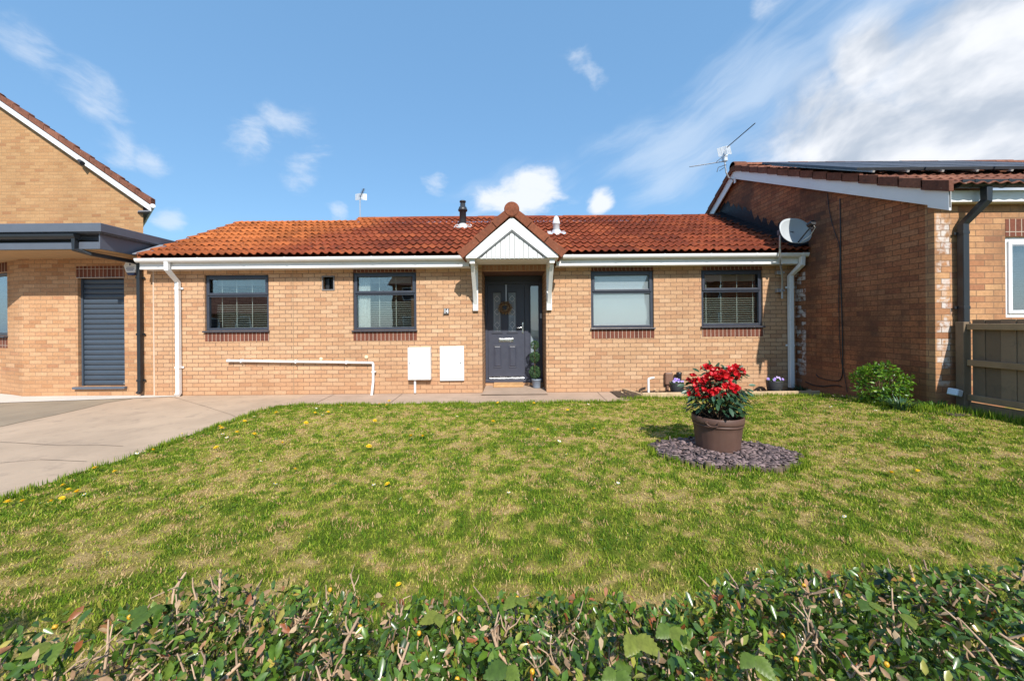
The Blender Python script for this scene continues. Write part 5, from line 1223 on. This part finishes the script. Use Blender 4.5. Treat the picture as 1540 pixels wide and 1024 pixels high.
# fence -------------------------------------------------------
fxx = 5.765; f0 = 4.80; fg = .20
fe = thing('timber_fence', (fxx, f0, fg), 'weathered vertical-board timber fence with three rails beside the brick house', 'fence')
fc = MB(); yb_ = f0-.09; i = 0
while yb_ > 2.3:
    wd = random.uniform(.125, .15)
    MB().box(fxx+.05+(i % 2)*.006, fxx+.068+(i % 2)*.006, yb_-wd, yb_-.004, fg+.135, 1.345+random.uniform(-.006, .006)).build('board', FENCE, fe, bevel=.003)
    yb_ -= wd; i += 1
for z in (1.255, .80, .36): MB().box(fxx+.0, fxx+.049, 2.3, f0-.075, z-.038, z+.038).build('rail', RAILM, fe, bevel=.005)
MB().box(fxx+.03, fxx+.06, 2.3, f0-.075, -.02, fg+.10).build('gravel_board', RAILM, fe, bevel=.004)
MB().box(fxx-.03, fxx+.065, f0-.072, f0+.02, -.05, 1.315).build('post', FENCE, fe, bevel=.006)
xs, ys_ = 5.63, 4.74; zs_ = PZ(1415, 590, ys_)
tag(MB().rbox((xs, ys_, zs_), (.125, .10, .085), Matrix.Rotation(R(14), 3, 'Y') @ Matrix.Rotation(R(20), 3, 'Z')).build('plastic_block', M('pale_plastic', (.62, .68, .76), .5, .05), loc=(xs, ys_, zs_), bevel=.012), 'small tilted pale plastic block on a stub beside the fence post', 'plastic block')
# cables on the shaded wall
def wcable(name, label, pts, r):
    P3 = []
    for px, py in pts:
        q = ray(px, py); Y = XW*F/q[0]; P3.append((XW-.012, Y, EYE-q[1]*Y/F))
    # smooth
    for _ in range(2):
        o = [P3[0]]
        for a, b in zip(P3, P3[1:]): a = Vector(a); b = Vector(b); o += [tuple(a.lerp(b, .25)), tuple(a.lerp(b, .75))]
        P3 = o+[P3[-1]]
    tag(MB().tube(P3, r, 8).build(name, BLACKP, loc=P3[0]), label, 'cable')
wcable('cable', 'straight black cable hanging down the shaded gable wall and hooked at its foot', [(1264, 299), (1265, 350), (1265, 420), (1267, 470), (1268, 520), (1268, 555), (1267, 568), (1262, 573), (1250, 572), (1232, 568), (1228, 563)], .0075)
wcable('cable', 'thinner black cable slanting down the gable wall beside the straight one', [(1245, 291), (1248, 320), (1256, 350), (1264, 368), (1264, 400), (1262, 440), (1263, 500), (1265, 540), (1270, 560), (1275, 590)], .005)
wcable('cable', 'dark cable lying low along the foot of the gable wall', [(1212, 574), (1225, 580), (1240, 581), (1258, 579), (1266, 581)], .010)
# ================================================================ aerials and dish
dY = 6.78; xs, zs_ = P(1196, 347, dY)
dish = thing('satellite_dish', (PX(1176, 440, 7.2), 7.25, PZ(1176, 440, 7.2)), 'grey oval satellite dish on a bent pole at the corner of the tiled roof', 'satellite dish')
p0 = P(1176, 449, 7.19); p1 = P(1176, 412, 7.19); p2 = P(1174, 398, 7.05); p3 = P(1173, 383, 6.86); p4 = P(1173, 350, 6.86)
MB().tube([(p0[0], 7.19, p0[1]), (p1[0], 7.19, p1[1]), (p2[0], 7.06, p2[1]), (p3[0], 6.87, p3[1]), (p4[0], 6.86, p4[1])], .017, 10).build('pole', SILVER, dish)
for py in (410, 437):
    z = PZ(1172, py, 7.2); x = p0[0]; MB().box(x-.085, x+.02, 7.19, YF-.002, z-.035, z+.035).box(x-.03, x+.04, 7.165, 7.215, z-.018, z+.018).build('wall_bracket', SILVER, dish, bevel=.004)
nrm = Vector((.03, -.95, .28)).normalized(); e1 = nrm.cross(Vector((0, 0, 1))).normalized()*-1; e2 = e1.cross(nrm)*1
if e2.z < 0: e2 = -e2
ctr = Vector((xs, dY, zs_)); n = 40; V = []; Q = []; rings = 8; a_, b_ = .285, .25
for i in range(rings+1):
    q = i/rings
    for k in range(n):
        t = 6.2832*k/n; pe = .86
        cx_ = math.copysign(abs(math.cos(t))**pe, math.cos(t)); sy_ = math.copysign(abs(math.sin(t))**pe, math.sin(t))
        V.append(ctr+e1*(a_*q*cx_)+e2*(b_*q*sy_)+nrm*(.055*(q*q-1)))
Q = [(i*n+k, i*n+(k+1) % n, (i+1)*n+(k+1) % n, (i+1)*n+k) for i in range(rings) for k in range(n)]
mb = MB(); mb.add(V, Q, .5, True); rim = V[-n:]; mb.tube(rim+[rim[0]], .006, 6)
do = mb.build('reflector', DISHM, dish); sm = do.modifiers.new('thick', 'SOLIDIFY'); sm.thickness = .004
lnb = ctr+nrm*.34-e2*.07; bot = ctr-e2*(b_*.93)+nrm*-.005
MB().tube([bot, bot.lerp(lnb, .5)-e2*.015, lnb-e2*.035], .011, 8).build('feed_arm', BLACKP, dish)
MB().tube([bot+e1*.05, bot.lerp(lnb, .5)+e1*.09-e2*.05, lnb+e1*.06-e2*.06, lnb-e2*.01], .006, 6).build('coax_lead', WHITE, dish)
MB().tube([lnb+nrm*.05, lnb-nrm*.045], [.045, .052], 14).box(lnb.x-.02, lnb.x+.02, lnb.y-.02, lnb.y+.02, lnb.z-.09, lnb.z-.04).build('feed_horn', BLACKP, dish)
MB().tube([ctr-nrm*.06, Vector((p4[0], 6.86, zs_-.0))], .02, 8).box(p4[0]-.035, p4[0]+.035, 6.83, 6.89, zs_-.06, zs_+.03).build('clamp', M('clamp_dark', (.12, .125, .14), .5, metal=.3), dish)
# aerial behind the ridge
AY = 10.3; xs, zb_ = P(541.5, 340, AY); zt_ = PZ(541.5, 296, AY)
WMESH = M('mesh_reflector', (.62, .64, .66), .4, .05, metal=.2); ALU = M('aerial_alloy', (.5, .52, .55), .35, .1, metal=.6); DKA = M('aerial_dark', (.04, .045, .055), .5)
ae = thing('tv_aerial', (xs, AY, zb_), 'small television aerial on a straight mast behind the tiled ridge', 'aerial')
MB().tube([(xs, AY, zb_-.6), (xs, AY, zt_-.04)], .016, 8).build('mast', ALU, ae)
zc_ = zt_+.015
def boom(p, q, n_el, w, mat, parent, elv=(1, 0, 0), r=.008):
    p = Vector(p); q = Vector(q); mb = MB().tube([p, q], r*1.4, 6); e = Vector(elv).normalized()
    for i in range(n_el): c = p.lerp(q, (i+.5)/n_el); mb.tube([c-e*w*(1-.25*i/n_el), c+e*w*(1-.25*i/n_el)], r*.6, 5)
    mb.build('boom', mat, parent)
def refl(c, w, h, parent, tilt=0, s=1):
    for sgn in (-1, 1):
        M_ = Matrix.Rotation(tilt, 3, 'Y') @ Matrix.Rotation(R(24)*sgn, 3, 'Z'); mb = MB(); c_ = Vector(c)
        for i in range(7): mb.rbox(c_+M_ @ Vector((sgn*w*.27, 0, (i-3)*h/6.5)), (w*.5, .006, h*.105), M_)
        for u in (.04, .27, .5): mb.rbox(c_+M_ @ Vector((sgn*w*u, -.005, 0)), (.012, .006, h), M_)
        mb.build('reflector', WMESH, parent)
boom((xs, AY+.05, zc_-.0), (xs+.30, AY-1.3, zc_+.02+.55-.35), 9, .07, DKA, ae, (0, .15, 1) if False else (.9, .2, .1)) if False else boom((xs, AY+.03, zt_), (PX(547, 284, AY-1.1), AY-1.1, PZ(547, 284, AY-1.1)), 10, .05, DKA, ae, (1, .3, 0), .007)
refl((xs, AY+.02, zc_), .33, .17, ae)
# larger aerial on the neighbour's ridge
BY = 9.1
q3 = lambda px, py, Y: Vector((PX(px, py, Y), Y, PZ(px, py, Y)))
a2 = thing('tv_aerial', tuple(q3(1104, 270, BY)), 'larger television aerial with two booms on the gable end of the brown tiled roof', 'aerial')
pts = [q3(1107, 268, BY), q3(1102, 270, BY), q3(1096, 268, BY), q3(1092, 260, BY), q3(1090, 248, BY), q3(1089, 232, BY), q3(1090, 226, BY)]
MB().tube(pts, .017, 8).build('mast', ALU, a2)
boom(q3(1093, 222, BY-.1), q3(1135.5, 185.5, BY-1.0), 16, .05, DKA, a2, (.75, .55, .6), .008)
refl(tuple(q3(1091.5, 226, BY-.02)), .34, .20, a2, R(-12))
boom(q3(1088, 243, BY), q3(1037, 251, BY-.25), 8, .035, ALU, a2, (.25, .9, .35), .009)
MB().tube([q3(1092, 232, BY-.1), q3(1078, 243, BY-.15), q3(1077, 245, BY-.15), q3(1089, 243, BY-.1)], .008, 6).tube([q3(1092, 248, BY-.1), q3(1080, 252, BY-.15), q3(1078, 259, BY-.15)], .008, 6).tube([q3(1092, 250, BY+.1), q3(1082, 257, BY+.05)], .007, 6).tube([q3(1085, 236, BY+.1), q3(1093, 240, BY+.1)], .007, 6).build('folded_dipole', DKA, a2)
mb = MB(); c = q3(1090, 240, BY); mb.box(c.x-.06, c.x+.05, c.y-.04, c.y+.04, c.z-.05, c.z+.05); mb.box(c.x-.02, c.x+.06, c.y-.03, c.y+.03, c.z+.07, c.z+.12); mb.build('clamp', ALU, a2, bevel=.006)
# ================================================================ the hedge along the front
HZ = .75
FE = [(-60, 1030), (0, 985), (50, 972), (100, 958), (150, 945), (200, 928), (250, 912), (300, 893), (350, 878), (420, 884), (500, 890), (600, 893), (700, 886), (800, 888), (900, 896), (1000, 905), (1050, 893), (1100, 872), (1180, 868), (1260, 866), (1340, 858), (1440, 856), (1540, 850), (1640, 846)]
fe_ = [G(a, b, HZ) for a, b in FE]; fx_ = [p[0] for p in fe_]; fy_ = [p[1] for p in fe_]
def hy(x): return np.interp(x, fx_, fy_, left=fy_[0], right=fy_[-1])
def htop(x, y):
    e = hy(x)-y
    return HZ+.042+.008*ss(np.asarray(x), .2, .9)+.05*(fbm(x, y, 5.5, 3)-.5)*2-.10*np.exp(-np.clip(e, 0, 1)/.02)+.32*ss(-np.asarray(x), 1.78, 2.0)
hd = thing('hedge', (0, .6, 0), 'low clipped evergreen hedge with cut twigs and small orange berries along the lawn front', 'hedge')
def hpts(N, depth, x0=-1.9, x1=1.9):
    x = rng.uniform(x0, x1, N); e = hy(x); y = e-rng.random(N)**1.15*.40; k = y > .30
    x = x[k]; y = y[k]; n = len(x); z = htop(x, y)-np.abs(rng.normal(0, depth, n))
    return x, y, z, n
x, y, z, n = hpts(52000, .085, -2.7, 1.95)
# clear little gaps so the dark inside shows
k = (fbm(x*2.2, y*2.2, 8, 2) > .46) | (rng.random(n) < .16); x = x[k]; y = y[k]; z = z[k]; n = len(x)
Xd = rdir(n, .55); Zd = rdir(n, 1.3)
sz_ = rng.uniform(.014, .028, n)
OV = [(0, 0, 0), (.35, -.17, .07), (.35, .17, .07), (.4, 0, 0), (.72, -.21, .05), (.72, .21, .05), (.74, 0, -.02), (1, 0, -.06)]
V, Fq = scatter(OV, LEAF_F, np.stack([x, y, z], 1), Xd, Zd, sz_)
tone = np.clip(.30+rng.normal(0, .17, n)+.55*(rng.random(n) < .09)+.25*(fbm(x, y, 3.5, 2)-.5), 0, 1)
nobj('foliage', V, Fq, HLEAF, hd, np.repeat(tone, 8), smooth=True)
x, y, z, n = hpts(1300, .03)
V, Fq = scatter(OV, LEAF_F, np.stack([x, y, z+.008], 1), rdir(n, .3), rdir(n, .6), rng.uniform(.010, .024, n)); nobj('dry_leaves', V, Fq, DRYL, hd, np.repeat(rng.random(n), 8))
# inner branches and cut ends
tw = MB(); x, y, z, n = hpts(1500, .014)
for i in range(n):
    b_ = Vector((x[i], y[i], z[i]-random.uniform(.04, .10))); d = Vector(rdir(1, .6)[0]); ln = random.uniform(.03, .085)
    tw.tube([b_, b_+d*ln*.5+Vector(rdir(1)[0])*.006, b_+d*ln], [random.uniform(.0014, .0026)]*2+[.0012], 5, random.random())
x, y, z, n = hpts(210, .006)
clx = rng.choice([-.62, -.55, -.30, .02, .10, -.42, .55, .9], n)
for i in range(n):
    if i % 2 == 0: xx = clx[i]+rng.normal(0, .05); yy = min(y[i], hy(xx)-.02)
    else: xx, yy = x[i], y[i]
    b_ = Vector((xx, yy, float(htop(xx, yy))-.065)); d = Vector(rdir(1, 1.0)[0]); ln = random.uniform(.05, .10); r = random.uniform(.0018, .0036)
    mid = b_+d*ln*.55+Vector(rdir(1)[0])*.016; e_ = b_+d*ln; tw.tube([b_, mid, e_], [r, r*.9, r*.75], 6, random.random())
    for _ in range(3):
        q0 = mid.lerp(e_, random.random()*.8); q1 = q0+Vector(rdir(1, .8)[0])*random.uniform(.02, .045); tw.tube([q0, q0.lerp(q1, .5)+Vector(rdir(1)[0])*.004, q1], [r*.6, r*.5, r*.35], 5, random.random())
tw.build('twigs', TWIG, hd)
stem_ = MB()
for i in range(70):
    xx = random.uniform(-1.8, 1.8); yy = float(hy(xx))-random.uniform(.1, .35); stem_.tube([(xx+random.uniform(-.1, .1), yy, 0), (xx, yy, .35), (xx+random.uniform(-.08, .08), yy+random.uniform(-.05, .05), .66)], [.012, .009, .005], 6)
stem_.build('stem', STEM, hd)
bm_ = None
x, y, z, n = hpts(64, .008)
for i in range(n):
    if bm_ is None: bm_ = MB().lathe((x[i], y[i], z[i]+.01), [(0, -.0045), (.003, -.0035), (.0042, 0), (.003, .0035), (0, .0045)], 10).build('berry', BERRY, hd); X0 = Vector((x[i], y[i], z[i]+.01))
    else:
        c = bm_.copy(); COL.objects.link(c); c.parent = hd; c.location = Vector((x[i], y[i], z[i]+.008))-X0
# bramble leaves growing through the hedge
st_ = 15; bv = []; bf = []
for i in range(st_):             # ovate, pointed, toothed, pleated along the side veins
    t_ = i/(st_-1); w_ = .40*math.sin(math.pi*min(1, t_**.72))**.8*(1-.25*t_); w_ = max(w_, .004)
    tooth = 1.0 if i % 2 else .86
    zz_ = .02*math.sin(math.pi*t_)-.10*t_*t_
    bv += [(t_, 0, zz_), (t_+.03*(i % 2), -w_*.5*tooth, zz_+.05*w_+(.014 if i % 2 else -.014)), (t_+.05*(i % 2), -w_*tooth, zz_-.02+(.02 if i % 2 else -.016)), (t_+.03*(i % 2), w_*.5*tooth, zz_+.05*w_+(.014 if i % 2 else -.014)), (t_+.05*(i % 2), w_*tooth, zz_-.02+(.02 if i % 2 else -.016))]
for i in range(st_-1):
    a_ = i*5; c_ = a_+5
    for p_, q_ in ((0, 1), (1, 2)): bf += [(a_+p_, a_+q_, c_+q_), (a_+p_, c_+q_, c_+p_)]
    for p_, q_ in ((0, 3), (3, 4)): bf += [(a_+p_, c_+q_, a_+q_), (a_+p_, c_+p_, c_+q_)]
BRL_ = [((956, 955), .072, 'large toothed pale green bramble leaf pair in the middle of the hedge'), ((1007, 942), .062, 'toothed bramble leaf beside the largest one in the hedge'), ((763, 1000), .062, 'bright bramble sprig low in the hedge by the pale cut twigs'), ((926, 1008), .050, 'small bramble sprig below the largest bramble leaf'), ((1133, 985), .055, 'crumpled light green bramble sprig among the dark hedge leaves'), ((1305, 904), .048, 'bramble sprig in the taller end of the hedge'), ((1360, 922), .055, 'reddish-edged bramble sprig above the dark gap at the tall end of the hedge'), ((79, 968), .062, 'yellowish bramble sprig at the low end of the hedge'), ((222, 918), .050, 'pale bramble sprig at the sloping end of the hedge top'), ((777, 898), .050, 'fresh bramble sprig at the far edge of the hedge beside bare twigs'), ((659, 922), .055, 'dark bramble leaf spreading at the far edge of the hedge')]
for (px, py), s, lab in BRL_:      # sprigs
    c = np.array([*G(px, py, HZ+.062), HZ+.062])
    t = thing('bramble', tuple(c), lab, 'bramble', 'brambles growing through the hedge')
    st = MB(); a0 = random.uniform(-.5, .5); q = []
    n = 2 if s > .06 else random.choice((1, 2, 3))
    for j in range(n):
        a = -math.pi/2+a0+(j-(n-1)/2)*1.5; q.append(a)
    st.tube([tuple(c+np.array([0, .02, -.14])), tuple(c+np.array([.005, .01, -.05])), tuple(c)], [.002, .0018, .0015], 6); st.build('stem', BULEAF, t)
    for j, a in enumerate(q):
        sj = s*.66*(1 if j != 1 or n == 2 else 1.12)*random.uniform(.85, 1.05)
        X_ = np.array([[math.cos(a), math.sin(a), random.uniform(-.25, .15)]]); Z_ = np.array([[random.uniform(-.3, .3), -.45, 1.0]])
        V, Fq = scatter(bv, bf, [c], X_, Z_, np.array([sj])); nobj('leaf', V, Fq, BLEAF, t, np.full(len(bf), random.random()))
# ================================================================ sky, sun, camera
SV = Vector((-.235, 1, -.90)).normalized()
el = math.asin(-SV.z); az = math.atan2(-SV.x, -SV.y)
sun = bpy.data.lights.new('sun', 'SUN'); sun.energy = 4.6; sun.angle = R(.55); sun.color = (1, .95, .87)
so = bpy.data.objects.new('sun', sun); COL.objects.link(so); so.rotation_euler = SV.to_track_quat('-Z', 'Y').to_euler(); so.location = (2, -10, 12)
W = bpy.data.worlds.new('World'); SC.world = W; W.use_nodes = True
t = NT(W.node_tree); bg = W.node_tree.nodes['Background']
sky = t.node('ShaderNodeTexSky', sky_type='NISHITA'); sky.sun_disc = False; sky.sun_elevation = el; sky.sun_rotation = az; sky.altitude = 50; sky.air_density = 1.0; sky.dust_density = .6; sky.ozone_density = 1.2
skc = sky.outputs[0]
dirv = t.vmath('NORMALIZE', t.node('ShaderNodeTexCoord').outputs['Generated'])
dx, dy, dz = t.sep(dirv)
azn = t.math('ARCTAN2', dx, dy); eln = t.math('ARCSINE', dz)
cp = t.vmath('DIVIDE', dirv, t.comb(t.math('ADD', t.math('ABSOLUTE', dz), .16), t.math('ADD', t.math('ABSOLUTE', dz), .16), t.math('ADD', t.math('ABSOLUTE', dz), .16)))
def ae_(px, py):
    q = ray(px, py); return math.atan2(q[0]/F, 1), math.atan2(-q[1]/F, math.hypot(1, q[0]/F))
angv = t.comb(azn, eln, 0.0)
warp = t.node('ShaderNodeTexNoise'); t.set(warp, 'Vector', angv); t.set(warp, 'Scale', 4.5); t.set(warp, 'Detail', 4.0)
wang = t.vmath('ADD', angv, t.vmath('SCALE', t.vmath('SUBTRACT', warp.outputs['Color'], (.5, .5, .5)), sc=.12))
wang2 = t.vmath('ADD', angv, t.vmath('SCALE', t.vmath('SUBTRACT', warp.outputs['Color'], (.5, .5, .5)), sc=.09))
def ell(p0, p1, w, vec, soft=1.0):
    """soft mask along a picture segment p0-p1 (as sky angles) of half-width w radians"""
    a = Vector((*ae_(*p0), 0)); b = Vector((*ae_(*p1), 0)); c = (a+b)/2; d = b-a; ln = max(d.length/2, 1e-3); th = math.atan2(d.y, d.x)
    mp = t.node('ShaderNodeMapping', vector_type='TEXTURE'); mp.inputs['Location'].default_value = c; mp.inputs['Rotation'].default_value = (0, 0, th); mp.inputs['Scale'].default_value = (ln+w*.6, w, 1)
    t.set(mp, 'Vector', vec); return t.mr(t.vmath('LENGTH', mp.outputs[0]), 0, 1, 1, 0)
rotm = t.node('ShaderNodeMapping'); rotm.inputs['Rotation'].default_value = (0, 0, R(-20)); rotm.inputs['Scale'].default_value = (1, 1, 1); t.set(rotm, 'Vector', wang2)
stv = t.vmath('MULTIPLY', rotm.outputs[0], (1.0, 1.75, 1.0))
big_n = t.noise(stv, 4.2, 7, .58, .2); fine = t.noise(t.vmath('MULTIPLY', wang, (1, 1.9, 1)), 11, 6, .62); strk = t.noise(t.vmath('MULTIPLY', rotm.outputs[0], (.6, 3.2, 1)), 4.0, 6, .6, .3)
def mx(lst):
    q = lst[0]
    for k in lst[1:]: q = t.math('MAXIMUM', q, k)
    return q
# large bank
def dens(mask, n, amp, lo, hi):
    return t.math('MULTIPLY', t.mr(t.math('ADD', mask, t.math('MULTIPLY', t.math('SUBTRACT', n, .5), amp)), lo, hi), t.mr(mask, .0, .38))
bank = mx([ell((1120, 245), (1800, 190), .27, wang2), ell((1280, 170), (1800, 60), .26, wang2), ell((1420, 30), (1800, -80), .28, wang2), ell((1460, 130), (1900, 160), .40, wang2), ell((1270, 110), (1360, 70), .10, wang)])
bank = dens(bank, big_n, 2.0, .0, .85)
puff = mx([ell((690, 298), (875, 288), .075, wang2), ell((885, 303), (910, 312), .055, wang2), ell((770, 275), (850, 272), .06, wang2)])
puff = dens(puff, fine, 1.5, .15, .85)
small = mx([ell((245, 325), (285, 325), .04, wang2), ell((495, 320), (525, 318), .04, wang2), ell((640, 265), (660, 285), .06, wang2)])
small = t.math('MULTIPLY', dens(small, fine, 2.5, .3, 1.3), .5)
wisp = mx([ell((365, 240), (410, 170), .07, wang), ell((390, 165), (478, 195), .07, wang), ell((435, 295), (500, 215), .06, wang), ell((115, 100), (150, 175), .07, wang), ell((160, 180), (190, 240), .05, wang), ell((185, 212), (270, 242), .04, wang), ell((10, 40), (60, 105), .06, wang), ell((835, 45), (925, 135), .045, wang), ell((1130, 10), (1165, -5), .05, wang)])
wisp = t.math('MULTIPLY', dens(wisp, fine, 3.0, .15, 1.7), .55)
veil = mx([ell((840, 260), (1200, 150), .14, wang), ell((1000, 170), (1350, 50), .15, wang), ell((930, 310), (1120, 210), .13, wang), ell((1150, 60), (1500, -40), .2, wang), ell((640, 330), (900, 240), .10, wang)])
veil = t.math('MULTIPLY', dens(veil, strk, 2.6, .1, 1.5), .5)
shade = t.mr(t.math('ADD', t.noise(t.vmath('ADD', stv, (.03, -.12, 0)), 4.2, 5, .55), t.math('MULTIPLY', t.math('SUBTRACT', big_n, .5), -.4)), .36, .64)
cb = t.mix(shade, (.74, .76, .80, 1), (.40, .46, .55, 1))
cw = (.70, .74, .80, 1)
base = t.mix(.60, t.vmath('MULTIPLY', skc, (SKYS*SKT[0], SKYS*SKT[1], SKYS*SKT[2])), SKYBLUE)
c = t.mix(veil, base, (.62, .70, .80, 1)); c = t.mix(wisp, c, cw); c = t.mix(small, c, cw); c = t.mix(puff, c, cw); c = t.mix(bank, c, cb)
t.set(bg, 'Color', t.vmath('SCALE', c, sc=1.0/SKYS)); bg.inputs['Strength'].default_value = SKYS
cam = bpy.data.cameras.new('camera'); co = bpy.data.objects.new('camera', cam); COL.objects.link(co); SC.camera = co
co.location = (0, 0, EYE); co.rotation_euler = (R(90), ROLL, 0); cam.sensor_width = 36; cam.lens = 36*F/1540; cam.shift_y = -25/1540; cam.clip_end = 500; cam.clip_start = .05
v = SC.view_settings; v.view_transform = 'Standard'; v.look = 'None'; v.gamma = 1; v.use_curve_mapping = False; v.exposure = .40
SC.render.engine = 'CYCLES'; SC.cycles.max_bounces = 8; SC.cycles.transparent_max_bounces = 12
